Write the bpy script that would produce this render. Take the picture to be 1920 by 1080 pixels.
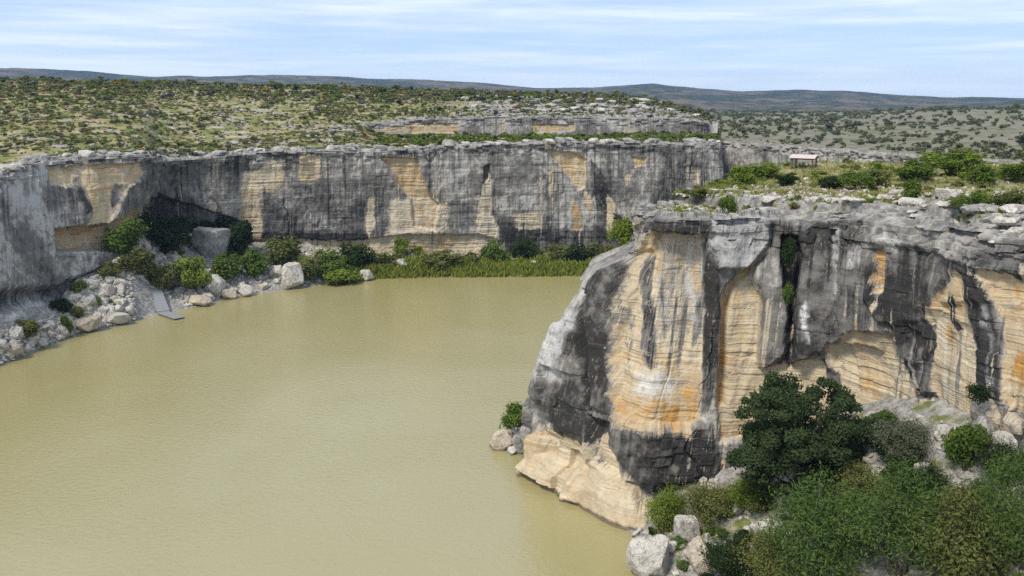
import bpy, bmesh, math, random
import numpy as np

# ---------------------------------------------------------------- camera, sky, sun, exposure
for o in list(bpy.data.objects):
    bpy.data.objects.remove(o)
scene = bpy.context.scene
COL = scene.collection
R = math.radians

cam_data = bpy.data.cameras.new('camera')
cam_data.sensor_width = 36.0
cam_data.lens = 36.0 * 1663.0 / 1920.0
cam_data.clip_start = 0.5
cam_data.clip_end = 30000.0
cam = bpy.data.objects.new('camera', cam_data)
cam.location = (0.0, 0.0, 50.0)
cam.rotation_euler = (R(90 - 12), 0, 0)
COL.objects.link(cam)
scene.camera = cam

SUN_EL, SUN_DIR = 52.0, (-0.62, -0.78)          # the sun stands behind the camera, to its left
SUN_AZ = math.atan2(SUN_DIR[0], SUN_DIR[1])

world = bpy.data.worlds.new('World')
scene.world = world
world.use_nodes = True
wn, wl = world.node_tree.nodes, world.node_tree.links
wn.clear()
w_out = wn.new('ShaderNodeOutputWorld')
w_bg = wn.new('ShaderNodeBackground')
w_sky = wn.new('ShaderNodeTexSky')
w_sky.sky_type = 'NISHITA'
w_sky.sun_disc = False
w_sky.sun_elevation = R(SUN_EL)
w_sky.sun_rotation = SUN_AZ
w_sky.altitude = 1500
w_sky.air_density = 0.9
w_sky.dust_density = 0.0
w_sky.ozone_density = 3.0
w_tc = wn.new('ShaderNodeTexCoord')
def sky_streaks(scale, loc, detail, lo, hi):
    m = wn.new('ShaderNodeMapping'); m.inputs['Scale'].default_value = scale; m.inputs['Location'].default_value = loc
    m.inputs['Rotation'].default_value = (0, R(1.2), 0)
    n = wn.new('ShaderNodeTexNoise'); n.inputs['Scale'].default_value = 1.0; n.inputs['Detail'].default_value = detail
    n.inputs['Roughness'].default_value = 0.55; n.inputs['Distortion'].default_value = 0.25
    r = wn.new('ShaderNodeMapRange'); r.interpolation_type = 'SMOOTHSTEP'
    r.inputs['From Min'].default_value = lo; r.inputs['From Max'].default_value = hi
    wl.new(w_tc.outputs['Generated'], m.inputs['Vector']); wl.new(m.outputs['Vector'], n.inputs['Vector'])
    wl.new(n.outputs['Fac'], r.inputs['Value'])
    return r.outputs['Result']
c1 = sky_streaks((3.2, 3.2, 46.0), (1.3, 0.4, 0.2), 5, 0.34, 0.76)
c2 = sky_streaks((7.0, 7.0, 120.0), (4.1, 2.0, 0.7), 6, 0.46, 0.78)
w_max = wn.new('ShaderNodeMath'); w_max.operation = 'ADD'; w_max.use_clamp = True
w_c2 = wn.new('ShaderNodeMath'); w_c2.operation = 'MULTIPLY'; w_c2.inputs[1].default_value = 0.3
wl.new(c2, w_c2.inputs[0])
wl.new(c1, w_max.inputs[0]); wl.new(w_c2.outputs[0], w_max.inputs[1])
w_veil = wn.new('ShaderNodeMapRange'); w_veil.inputs['To Min'].default_value = 0.0; w_veil.inputs['To Max'].default_value = 0.75
wl.new(w_max.outputs[0], w_veil.inputs['Value'])
w_thin = wn.new('ShaderNodeMix'); w_thin.data_type = 'RGBA'; w_thin.inputs[0].default_value = 0.65
w_thin.inputs[7].default_value = (6.2, 8.1, 11.4, 1)         # even thin veil over the blue
w_mix = wn.new('ShaderNodeMix'); w_mix.data_type = 'RGBA'
w_mix.inputs[7].default_value = (10.2, 11.0, 12.2, 1)          # thin cirrus, in the sky texture's own units
wl.new(w_veil.outputs['Result'], w_mix.inputs[0]); wl.new(w_sky.outputs['Color'], w_thin.inputs[6]); wl.new(w_thin.outputs[2], w_mix.inputs[6])
wl.new(w_mix.outputs[2], w_bg.inputs['Color'])
w_bg.inputs['Strength'].default_value = 0.096
wl.new(w_bg.outputs['Background'], w_out.inputs['Surface'])

sun_data = bpy.data.lights.new('sun', 'SUN')
sun_data.energy = 3.5
sun_data.angle = R(12.0)
sun_data.color = (1.0, 0.94, 0.84)
sun = bpy.data.objects.new('sun', sun_data)
sv = np.array([SUN_DIR[0], SUN_DIR[1], 0.0]); sv = sv / np.linalg.norm(sv) * math.cos(R(SUN_EL)); sv[2] = math.sin(R(SUN_EL))
from mathutils import Vector, Matrix
sun.rotation_euler = Vector(sv).to_track_quat('Z', 'Y').to_euler()
COL.objects.link(sun)

scene.view_settings.view_transform = 'Standard'
scene.view_settings.look = 'None'
scene.view_settings.gamma = 1.0
scene.view_settings.exposure = 0.12
scene.render.engine = 'CYCLES'
scene.cycles.use_denoising = False
scene.cycles.max_bounces = 6
scene.cycles.volume_bounces = 0
# ---------------------------------------------------------------- noise and the plan of the canyon (metres; water at z = 0)
def _hash(ix, iy, iz, seed):
    h = (ix.astype(np.int64) * 374761393 + iy.astype(np.int64) * 668265263 + iz.astype(np.int64) * 2147483647 + seed * 1274126177) & 0xFFFFFFFF
    h = ((h ^ (h >> 13)) * 1274126177) & 0xFFFFFFFF
    h = ((h ^ (h >> 16)) * 2246822519) & 0xFFFFFFFF
    return ((h ^ (h >> 15)) & 0xFFFFFF) / float(0xFFFFFF)
def vnoise(x, y, z=0.0, seed=0):
    x, y, z = np.broadcast_arrays(np.asarray(x, float), np.asarray(y, float), np.asarray(z, float))
    fx, fy, fz = np.floor(x), np.floor(y), np.floor(z)
    tx, ty, tz = x - fx, y - fy, z - fz
    tx, ty, tz = tx*tx*tx*(tx*(tx*6-15)+10), ty*ty*ty*(ty*(ty*6-15)+10), tz*tz*tz*(tz*(tz*6-15)+10)
    def h(a, b, c): return _hash(fx + a, fy + b, fz + c, seed)
    def lx(b, c): return h(0, b, c) * (1 - tx) + h(1, b, c) * tx
    r = (lx(0, 0) * (1 - ty) + lx(1, 0) * ty) * (1 - tz)
    if np.any(tz > 0): r = r + (lx(0, 1) * (1 - ty) + lx(1, 1) * ty) * tz
    return r * 2 - 1
def fbm(x, y, z=0.0, seed=0, oct=4, rough=0.5):
    a, s, f, n = 1.0, 0.0, 1.0, 0.0
    for k in range(oct):
        s = s + a * vnoise(np.asarray(x) * f, np.asarray(y) * f, np.asarray(z) * f, seed + 17 * k)
        n += a; a *= rough; f *= 2.03
    return s / n
def sstep(a, b, x):
    t = np.clip((np.asarray(x, float) - a) / (b - a), 0, 1)
    return t * t * (3 - 2 * t)
def spline(P, n):
    """Catmull-Rom through the rows of P, n samples; returns the samples and their parameter."""
    P = np.asarray(P, float); m = len(P)
    t = np.linspace(0, m - 1, n); i = np.clip(t.astype(int), 0, m - 2); f = (t - i)[:, None]
    Q = np.vstack([2 * P[0] - P[1], P, 2 * P[-1] - P[-2]])
    a, b, c, d = Q[i], Q[i + 1], Q[i + 2], Q[i + 3]
    return 0.5 * (2 * b + (c - a) * f + (2 * a - 5 * b + 4 * c - d) * f**2 + (3 * b - a - 3 * c + d) * f**3)
class RBF:
    def __init__(self, pts):
        p = np.asarray(pts, float); self.c = p[:, :2]; n = len(p)
        d = np.linalg.norm(self.c[:, None] - self.c[None], axis=2)
        A = np.zeros((n + 3, n + 3)); A[:n, :n] = self.k(d); A[:n, n] = 1; A[:n, n + 1:] = self.c
        A[n, :n] = 1; A[n + 1:, :n] = self.c.T
        self.w = np.linalg.solve(A, np.concatenate([p[:, 2], np.zeros(3)]))
    def k(self, d): return d
    def __call__(self, x, y):
        x, y = np.asarray(x, float), np.asarray(y, float)
        r = np.zeros(x.shape) + self.w[-3] + self.w[-2] * x + self.w[-1] * y
        for (cx, cy), w in zip(self.c, self.w[:-3]):
            r = r + w * np.hypot(x - cx, y - cy)
        return r
def az_of(x, y): return np.arctan2(x, y)

# each row: foot x, y, z, rim x, y, z, and how late the face leans back on its way up (1 = evenly)
def cliff_curve(rows, n):
    P = np.asarray(rows, float)
    dense = spline(P, 4000)
    mid = 0.5 * (dense[:, 0:2] + dense[:, 3:5])
    L = np.concatenate([[0], np.cumsum(np.linalg.norm(np.diff(mid, axis=0), axis=1))])
    u = np.linspace(0, L[-1], n)
    C = np.stack([np.interp(u, L, dense[:, k]) for k in range(P.shape[1])], 1)
    m = 0.5 * (C[:, 0:2] + C[:, 3:5])
    t = np.gradient(m, axis=0); w = 9
    ker = np.ones(2 * w + 1) / (2 * w + 1)
    t = np.stack([np.convolve(np.pad(t[:, k], w, mode='edge'), ker, 'valid') for k in (0, 1)], 1)
    t /= np.linalg.norm(t, axis=1, keepdims=True)
    N = np.stack([t[:, 1], -t[:, 0]], 1)          # points to the river when the curve runs left to right
    return u, C, N
def cliff_base(rows, nu, nv):
    u, C, N = cliff_curve(rows, nu)
    v = np.linspace(0, 1, nv)
    e = C[:, 6][None, :]
    k = v[:, None] ** e
    k = k + (1 - k) * sstep(0.80, 0.90, v[:, None]) * np.clip(e - 1, 0, 1)      # the leaning nose carries an upright cap
    X = C[:, 0][None] * (1 - k) + C[:, 3][None] * k
    Y = C[:, 1][None] * (1 - k) + C[:, 4][None] * k
    Z = C[:, 2][None] * (1 - v[:, None]) + C[:, 5][None] * v[:, None]
    U = np.broadcast_to(u[None], X.shape)
    return u, v, U, X, Y, Z, N, C
# the plan of the canyon and the stains on its walls: (metres along the wall, height) outlines
FAR_SHORE = [(-106.7,133.4),(-103.4,147.8),(-98.4,163.7),(-95.9,178.9),(-94.4,187.6),(-88.5,195.6),(-85.7,203.7),(-78.2,214.8),(-69.9,227.2),(-56.7,236.6),(-41.0,247.7),(-17.0,251.5),(6.2,252.3),(23.3,253.9),(45.5,256.4),(72.7,258.0)]
FAR_CLIFF = [(-109.1,133.0,-3.7,-113.7,145.9,31.6,0.8),(-104.7,148.9,0.1,-110.6,164.2,33.1,0.8),(-101.4,170.1,2.2,-107.6,187.3,34.5,0.8),(-100.3,182.2,2.5,-106.5,198.2,36.4,0.8),(-98.9,193.2,2.9,-104.4,206.1,36.8,1.0),(-96.2,206.7,7.6,-98.6,212.2,37.0,1.0),(-93.5,218.9,11.4,-91.1,221.0,36.7,1.0),(-95.5,245.0,9.4,-93.0,240.7,34.4,1.0),(-83.6,254.6,6.8,-80.5,250.4,34.9,1.0),(-75.4,258.2,5.3,-72.8,254.8,35.4,1.0),(-42.3,266.7,1.6,-40.8,263.9,35.6,1.0),(-9.9,271.8,-0.6,-9.6,269.8,36.9,1.0),(23.8,278.0,-3.1,23.1,278.0,37.2,1.0),(50.2,283.6,-4.8,49.2,285.8,36.5,1.0),(69.9,291.7,-7.2,68.2,294.2,36.2,1.0),(71.0,318.0,-6.0,68.5,320.0,36.0,1.0),(60.0,345.0,-6.0,58.0,347.0,36.0,1.0)]
FAR_FOOT = [(-109.1,133.0,-0.7),(-104.7,148.9,3.1),(-101.4,170.1,5.2),(-100.3,182.2,5.5),(-98.9,193.2,5.9),(-96.2,206.7,10.6),(-93.5,218.9,14.4),(-95.5,245.0,12.4),(-83.6,254.6,9.8),(-75.4,258.2,8.3),(-42.3,266.7,4.6),(-9.9,271.8,2.4),(23.8,278.0,-0.1),(50.2,283.6,-1.8),(69.9,291.7,-4.2)]
NEAR_CLIFF = [(46.0,166.0,-2.0,42.0,164.0,35.0,1.0),(26.0,146.0,-2.0,31.0,140.0,35.6,1.2),(10.0,130.0,-2.0,22.0,124.0,36.2,1.6),(2.6,121.0,-2.0,17.0,116.0,36.6,2.0),(1.6,114.5,-2.0,15.4,111.5,36.8,2.1),(4.5,109.5,-2.0,15.4,107.5,36.9,2.0),(8.6,105.5,-2.0,16.2,104.0,37.0,1.7),(12.8,98.5,-2.0,18.2,101.6,37.1,1.0),(18.5,97.5,-2.0,22.5,101.2,37.2,0.9),(24.5,97.0,-2.0,28.0,101.0,37.3,1.0),(31.0,95.5,-2.0,33.5,99.5,37.4,1.0),(36.2,91.5,-2.0,38.0,95.0,37.9,1.0),(39.6,84.5,-2.0,41.0,87.5,38.2,1.0),(42.5,76.5,-2.0,43.8,79.0,38.4,1.0),(47.0,67.0,-2.0,48.0,69.0,38.5,1.0),(55.0,57.0,-2.0,56.0,58.0,38.5,1.0),(66.0,48.0,-2.0,67.0,49.0,38.5,1.0)]
DISTANT_CLIFF = [(10.0,450.0,-3.0,9.0,453.0,33.6,1.0),(40.0,430.0,-3.0,38.0,432.0,33.6,1.0),(66.0,400.0,-3.0,64.0,402.0,33.6,1.0),(84.5,355.8,-3.0,86.0,357.3,33.5,1.0),(93.5,338.5,-3.0,95.0,340.0,33.5,1.0),(100.3,315.5,-3.0,101.8,317.0,33.5,1.0),(111.6,295.4,-3.0,113.1,296.9,33.5,1.0),(119.1,272.1,-3.0,120.6,273.6,33.5,1.0),(126.8,254.6,-3.0,128.3,256.1,33.5,1.0),(134.0,235.0,-3.0,135.5,236.5,33.5,1.0),(141.8,216.5,-3.0,143.3,218.0,33.5,1.0),(165.0,160.0,-3.0,166.0,162.0,33.5,1.0),(210.0,130.0,-3.0,211.0,132.0,33.5,1.0)]
BAND_CLIFF = [(-57.9,325.9,37.2,-58.0,326.5,40.6,1.0),(-39.1,329.7,36.3,-39.0,330.3,42.8,1.0),(-11.9,333.8,36.1,-11.8,334.4,43.7,1.0),(18.0,336.5,36.0,17.9,337.1,43.9,1.0),(47.9,336.6,36.0,47.8,337.2,43.5,1.0),(65.7,335.6,36.1,65.6,336.3,42.7,1.0),(73.3,336.1,35.8,73.3,336.7,41.9,1.0),(77.0,362.0,37.0,77.0,362.6,41.0,1.0)]
NEAR_STAINS = [([(65.1,7.0),(69.5,7.6),(72.2,7.1),(73.5,4.4),(72.2,-0.3),(62.9,-1.1),(64.0,4.2)],{'T':0.8,'off':0.3,'B':0.1}),([(66.7,6.8),(70.1,7.8),(72.6,7.0),(73.1,5.0),(70.6,3.2),(66.7,3.9)],{'T':0.2,'off':-1.3,'os':0.8,'B':0.1}),([(64.0,1.9),(69.3,2.4),(73.2,3.9),(73.6,0.5),(71.9,-0.4),(62.9,-1.1)],{'T':0.2,'off':1.0,'os':0.7,'B':0.1}),([(72.1,5.9),(74.6,10.6),(76.5,7.4),(79.1,5.3),(81.5,2.5),(82.1,-2.0),(80.2,-2.0),(71.7,-0.8)],{'T':0.75,'off':0.4,'B':0.1}),([(72.5,2.5),(76.3,4.5),(79.9,3.1),(82.0,0.2),(82.1,-2.0),(80.2,-2.0),(71.7,-0.8)],{'T':0.1,'off':1.5,'os':1.4,'B':0.1}),([(62.4,21.1),(62.4,23.7),(67.2,23.2),(67.4,16.1),(68.5,14.6),(62.8,13.0),(62.7,15.2)],{'W':0.6,'s':0.5}),([(62.1,26.9),(65.0,30.0),(68.4,30.1),(67.4,26.8),(65.7,23.6),(62.3,24.0)],{'W':0.3,'D':-0.1,'s':0.5}),([(62.8,12.5),(70.8,14.9),(72.5,8.2),(68.7,8.1),(64.7,8.4)],{'D':0.35,'s':0.8}),([(67.1,28.2),(69.2,30.6),(74.4,26.8),(73.6,21.3),(75.2,16.3),(74.8,12.8),(73.1,12.8),(71.0,20.6)],{'D':0.35,'off':0.9,'s':0.6}),([(66.8,25.3),(67.8,26.8),(71.2,20.6),(72.7,11.9),(70.9,16.3)],{'off':-1.7,'D':0.7,'s':0.3}),([(72.3,26.4),(70.1,31.4),(72.5,34.8),(83.6,34.8),(85.0,27.4),(85.7,18.7),(86.1,13.3),(84.2,12.2),(76.3,13.0),(74.9,15.2),(73.6,21.3)],{'T':1,'D':-0.5,'off':-0.9,'s':0.35}),([(75.2,34.8),(83.5,34.8),(84.8,27.4),(85.0,22.4),(79.3,21.7),(77.4,28.5)],{'T':-0.5,'s':1.2}),([(70.1,30.0),(71.4,31.0),(76.5,22.0),(76.1,18.0),(74.3,21.5)],{'D':0.6,'T':-0.5,'s':0.4}),([(71.7,31.6),(75.1,32.0),(78.6,24.8),(79.5,19.2),(78.5,18.5),(76.4,24.5)],{'D':0.75,'T':-0.8,'s':0.3}),([(64.1,36.8),(71.7,37.0),(73.0,32.3),(68.1,31.7)],{'T':0.35,'D':-0.1,'off':0.8,'s':0.25}),([(72.5,37.0),(83.7,37.2),(84.0,34.9),(72.7,35.0)],{'D':0.2,'T':-1,'off':1.5,'s':0.2}),([(71.9,37.0),(84.4,37.2),(84.4,37.1),(72.7,37.0)],{'W':0.3,'D':-0.4,'s':0.4}),([(75.9,13.2),(81.1,12.2),(84.1,12.5),(86.7,12.9),(88.6,7.9),(87.5,5.6),(79.7,5.4),(78.5,6.8),(76.3,9.3)],{'D':0.5,'T':-1,'off':0.9,'s':0.5}),([(75.1,15.0),(80.3,16.4),(85.0,13.3),(84.4,11.1),(80.6,11.8),(75.7,11.7)],{'O':0.75,'T':0.6,'s':0.5}),([(77.3,18.1),(80.8,18.7),(82.7,17.2),(81.2,15.6),(77.4,15.5)],{'W':0.8,'s':0.5}),([(80.4,19.3),(84.8,19.3),(85.3,13.6),(83.3,13.9)],{'O':0.55,'s':0.5}),([(73.8,20.3),(79.4,20.7),(83.3,19.2),(79.5,19.2),(74.2,18.7)],{'O':0.5,'s':0.4}),([(78.6,5.0),(87.6,5.4),(87.8,4.0),(81.6,3.8),(80.3,2.5)],{'off':-1.1,'D':0.3,'s':0.4}),([(72.6,11.2),(75.9,11.5),(76.5,8.1),(77.8,5.2),(76.9,4.5),(74.0,6.1)],{'off':-1.5,'D':0.6,'T':-0.3,'s':0.3}),([(74.2,9.0),(74.6,9.6),(76.8,6.1),(78.1,3.3),(77.4,3.1),(75.3,6.1)],{'T':0.8,'D':-0.3,'s':0.2}),([(66.2,8.2),(67.2,8.3),(69.1,5.6),(68.3,5.3)],{'T':0.6,'W':0.3,'s':0.2}),([(83.6,34.8),(85.3,33.0),(86.6,22.5),(86.7,16.5),(85.8,12.9),(84.6,25.0)],{'D':0.85,'T':-1,'off':0.3,'s':0.25}),([(83.8,37.2),(90.8,37.3),(91.4,34.0),(89.5,31.1),(85.4,31.1),(84.0,34.2)],{'W':0.45,'D':-0.1,'off':1.0,'s':0.2}),([(86.9,27.4),(87.5,29.0),(89.7,31.4),(91.0,27.5),(91.0,22.6),(91.8,19.4),(95.0,20.1),(98.4,22.1),(99.5,20.0),(100.6,12.9),(88.2,10.4),(87.1,18.7)],{'T':1,'D':-0.6,'off':-1.2,'s':0.25}),([(91.3,32.6),(89.2,31.2),(86.9,29.3),(86.2,27.4),(87.0,22.5),(87.4,14.9),(88.4,14.9),(87.5,25.0),(87.8,28.4),(90.1,30.6)],{'O':0.95,'T':0.5,'off':-0.8,'s':0.25}),([(90.0,31.1),(91.3,32.4),(93.1,35.0),(94.0,27.7),(94.8,22.9),(93.8,20.9),(92.2,19.3),(91.4,19.8),(91.3,25.1)],{'D':-0.1,'T':-1,'off':0.7,'s':0.2}),([(92.7,34.9),(94.4,34.7),(95.4,32.7),(95.0,27.7),(94.6,24.7),(93.4,30.1)],{'off':-2.6,'D':0.6,'O':0.3,'s':0.3}),([(94.3,25.3),(95.4,24.8),(95.2,21.0),(94.6,19.7),(94.0,22.8)],{'off':-1.2,'D':0.7,'s':0.25}),([(94.8,35.0),(98.1,37.6),(103.5,38.0),(104.6,29.3),(106.1,27.4),(104.9,23.9),(99.5,23.3),(98.5,20.9),(96.0,21.0),(95.1,25.3)],{'D':0.25,'T':-1,'off':1.1,'s':0.25}),([(99.3,22.7),(101.9,25.1),(106.1,26.1),(108.7,23.5),(110.8,17.5),(102.9,14.8),(99.7,18.8)],{'T':1,'D':-0.5,'off':-1.3,'s':0.25}),([(103.9,34.5),(105.4,34.8),(105.7,31.8),(105.7,30.0),(104.5,30.0)],{'O':1,'T':0.6,'off':-0.7,'s':0.2}),([(103.9,35.4),(113.3,35.8),(117.9,34.6),(118.8,32.3),(112.6,30.4),(111.6,28.6),(106.3,26.8),(104.2,29.3)],{'D':0.45,'off':0.5,'s':0.3}),([(111.2,29.0),(114.2,34.4),(115.5,34.1),(116.3,30.8),(117.6,28.1),(118.6,20.3),(110.1,17.3),(108.8,22.5),(111.6,25.4)],{'T':1,'D':-0.5,'off':-0.6,'s':0.25}),([(113.7,33.3),(114.8,34.3),(116.2,29.7),(115.8,27.6),(114.2,31.4)],{'O':0.3,'s':0.3}),([(106.6,27.0),(108.7,27.4),(109.0,23.6),(110.1,20.9),(111.6,19.9),(110.1,20.0),(108.6,21.7),(107.0,23.1)],{'D':1,'T':-1,'off':0.2,'s':0.2}),([(109.2,27.6),(111.7,28.2),(112.1,24.5),(111.7,21.6),(113.0,20.0),(110.8,20.2),(109.6,22.6)],{'D':1,'T':-1,'off':0.2,'s':0.2}),([(113.4,32.2),(114.5,31.4),(114.5,29.4),(115.2,29.0),(114.7,28.1),(113.7,29.2)],{'D':0.9,'T':-1,'s':0.2}),([(114.8,34.3),(116.8,33.9),(118.2,32.2),(120.2,25.8),(121.0,23.8),(118.2,22.9),(117.6,26.1),(116.4,29.8)],{'D':0.75,'T':-1,'off':0.2,'s':0.25}),([(117.5,34.7),(119.9,34.9),(122.6,34.1),(124.0,22.7),(121.3,23.2),(119.9,28.7),(118.9,32.3)],{'T':1,'D':-0.5,'O':0.35,'off':-0.4,'s':0.3}),([(119.9,35.4),(122.6,35.5),(122.8,33.8),(121.3,33.8)],{'D':0.6,'T':-1,'s':0.3}),([(103.6,38.0),(109.0,37.8),(121.6,36.7),(121.9,34.8),(117.9,34.7),(112.0,35.6),(103.9,35.4)],{'D':0.02,'W':0.12,'off':0.7,'s':0.4}),([(96.0,27.2),(96.7,28.0),(97.4,26.3),(96.9,25.5),(97.3,23.2),(96.8,23.1)],{'W':0.9,'s':0.2}),([(98.8,21.0),(99.8,20.0),(101.5,16.8),(101.0,16.7),(99.3,19.3)],{'D':0.8,'T':-1,'s':0.15}),([(78.0,32.9),(78.5,32.9),(80.3,22.4),(79.9,22.4)],{'D':0.5,'T':-0.5,'s':0.2}),([(79.4,34.1),(79.8,34.1),(80.7,27.4),(80.4,27.4)],{'D':0.4,'T':-0.4,'s':0.2}),([(81.8,34.2),(82.3,34.2),(83.7,23.7),(83.1,24.9)],{'W':0.5,'s':0.2}),([(87.9,30.8),(88.4,30.8),(89.2,22.5),(88.8,22.5)],{'O':0.6,'s':0.2}),([(102.0,24.1),(102.4,24.2),(103.5,18.6),(102.9,18.4)],{'O':0.5,'s':0.2}),([(105.6,25.5),(106.1,25.6),(107.3,19.1),(106.6,19.0)],{'D':0.6,'T':-0.6,'s':0.2}),([(112.4,28.8),(112.8,28.9),(113.9,20.8),(113.4,20.6)],{'W':0.5,'s':0.2}),([(112.8,32.1),(113.3,32.2),(114.1,24.0),(113.7,23.8)],{'O':0.6,'s':0.2}),([(120.5,33.6),(120.9,33.7),(122.4,24.5),(121.9,24.3)],{'O':0.8,'s':0.2}),([(117.9,32.2),(118.1,32.2),(119.9,23.8),(119.6,23.6)],{'W':0.6,'D':-0.3,'s':0.2}),([(98.9,36.0),(99.4,36.0),(99.9,28.4),(99.5,28.3)],{'W':0.6,'D':-0.2,'s':0.2}),([(101.0,33.8),(102.7,34.1),(102.4,32.3),(101.5,31.9)],{'W':0.7,'s':0.2}),([(104.9,36.1),(107.8,36.0),(107.3,34.8),(105.4,34.8)],{'W':0.6,'s':0.3}),([(85.4,14.8),(88.3,16.2),(90.9,8.7),(92.1,4.3),(87.5,5.6),(88.0,9.2)],{'D':-0.2,'T':-0.4,'W':0.1,'s':0.6})]
FAR_STAINS = [([(127.7,29.4),(133.4,30.3),(133.0,9.6),(130.0,6.8),(127.1,7.9)],{'T':0.95,'D':-0.3,'s':0.5}),([(133.4,33.1),(140.1,33.3),(139.9,26.0),(136.8,21.9),(133.4,25.1)],{'T':0.7,'s':0.8}),([(143.7,34.4),(150.2,34.3),(149.6,28.1),(146.6,25.5),(143.9,27.1)],{'T':0.9,'s':0.4}),([(151.1,32.8),(152.9,32.8),(152.5,27.2),(151.1,27.2)],{'T':0.6,'s':0.4}),([(167.4,33.4),(178.8,32.7),(179.8,27.5),(182.4,21.1),(184.9,19.0),(183.8,10.8),(177.3,12.2),(176.5,20.3),(172.5,26.3),(171.4,28.5)],{'T':1,'O':0.45,'D':-0.4,'off':-1.3,'s':0.35}),([(170.6,20.4),(176.5,21.2),(181.3,20.7),(188.7,17.4),(187.8,10.8),(181.3,9.5),(168.5,4.6),(169.5,11.5)],{'T':0.85,'W':0.25,'s':0.9}),([(164.1,21.7),(166.0,21.6),(165.3,13.2),(163.9,8.0),(162.8,11.3)],{'T':0.9,'s':0.4}),([(130.0,9.7),(143.5,9.8),(155.9,8.3),(175.0,9.7),(197.7,9.2),(205.1,6.4),(205.1,-0.5),(143.7,3.9),(130.0,5.5)],{'T':0.75,'D':-0.4,'off':-1.3,'s':0.5}),([(131.5,11.5),(163.9,10.0),(163.9,8.3),(131.5,9.8)],{'D':0.8,'T':-0.6,'s':0.3}),([(196.4,17.5),(198.5,24.9),(200.4,28.0),(201.7,26.3),(201.1,15.7),(203.6,12.3),(203.0,3.1),(196.9,5.0)],{'T':0.75,'D':-0.3,'W':0.2,'off':-0.4,'s':0.4}),([(198.5,30.1),(200.6,30.8),(200.2,26.5),(198.5,24.9)],{'D':0.8,'off':-0.8,'s':0.3}),([(217.4,35.3),(229.0,33.6),(231.9,31.6),(231.3,23.3),(229.0,22.2),(224.8,28.1),(221.2,31.8)],{'T':1,'O':0.15,'D':-0.4,'off':-1.2,'s':0.35}),([(230.9,24.1),(234.0,18.2),(232.8,14.5),(230.9,19.7)],{'T':0.8,'s':0.3}),([(226.5,18.4),(229.2,19.2),(230.3,9.5),(227.1,9.7)],{'T':0.9,'O':0.4,'s':0.4}),([(206.7,15.3),(216.4,16.2),(217.2,10.9),(209.3,10.2)],{'T':0.7,'s':0.5}),([(238.7,20.6),(241.6,18.1),(240.8,11.3),(239.3,5.4),(238.2,11.3)],{'T':0.9,'s':0.3}),([(246.9,32.2),(251.7,31.7),(250.6,29.6),(247.7,29.1)],{'T':0.9,'off':-0.5,'s':0.3}),([(244.3,26.4),(246.9,27.1),(245.8,22.9),(244.6,23.0)],{'T':0.8,'s':0.3}),([(204.2,11.0),(242.2,9.9),(242.4,0.1),(205.9,2.5)],{'D':0.4,'s':0.7}),([(264.9,29.0),(270.6,29.2),(269.1,22.3),(266.0,24.2)],{'T':0.4,'off':-0.7,'s':0.4}),([(233.4,31.6),(237.0,26.5),(240.6,14.7),(246.0,11.1),(240.6,10.4),(235.3,15.6)],{'D':0.35,'off':-0.8,'s':0.5}),([(102.7,34.3),(119.8,34.3),(127.3,33.2),(127.3,30.1),(102.3,30.1)],{'D':0.15,'s':0.8}),([(58.2,34.4),(65.5,34.8),(74.6,34.8),(83.6,35.0),(85.3,31.3),(79.0,29.3),(75.6,23.2),(71.2,19.6),(65.3,18.9),(69.1,23.8),(66.6,29.8),(58.6,31.2)],{'T':1,'O':0.3,'D':-0.5,'off':-0.9,'s':0.4}),([(64.7,33.2),(66.8,32.5),(69.1,25.0),(67.4,24.6),(65.1,30.7)],{'D':0.6,'T':-0.6,'off':0.4,'s':0.3}),([(75.6,30.1),(77.7,30.0),(77.1,25.6),(74.6,23.9)],{'D':0.6,'T':-0.8,'s':0.3}),([(57.6,21.5),(73.5,20.9),(79.6,23.0),(96.4,25.2),(101.9,24.0),(100.6,10.2),(57.1,17.0)],{'T':0.7,'O':0.55,'off':-4.0,'s':0.5}),([(39.1,7.7),(49.4,8.1),(62.4,5.9),(61.6,3.0),(58.0,2.5),(37.4,2.0)],{'T':0.35,'W':0.35,'D':-0.5,'off':1.0,'s':1.0}),([(29.8,13.2),(56.5,9.3),(77.9,12.0),(76.3,9.6),(57.8,5.5),(29.8,9.4)],{'D':0.25,'off':-2.0,'s':0.8,'os':0.9}),([(101.9,25.7),(130.0,14.5),(130.0,6.5),(100.6,10.2)],{'off':-2.2,'D':0.2,'s':0.8}),([(41.2,34.6),(58.4,36.4),(57.8,31.8),(50.6,27.8),(39.7,31.0)],{'W':0.25,'D':-0.3,'s':1.0})]
BAND_STAINS = [([(7.5,39.8),(23.1,41.3),(25.1,37.8),(5.7,37.9)],{'T':0.6}),([(21.2,41.3),(38.8,41.2),(38.8,37.8),(21.2,37.8)],{'T':0.8,'O':0.3,'off':-0.5}),([(65.8,40.7),(81.8,40.8),(81.8,38.4),(66.7,37.6)],{'T':0.8,'O':0.3,'off':-0.5}),([(38.8,42.1),(64.6,41.9),(64.6,38.6),(38.8,38.7)],{'D':-0.1})]
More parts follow.
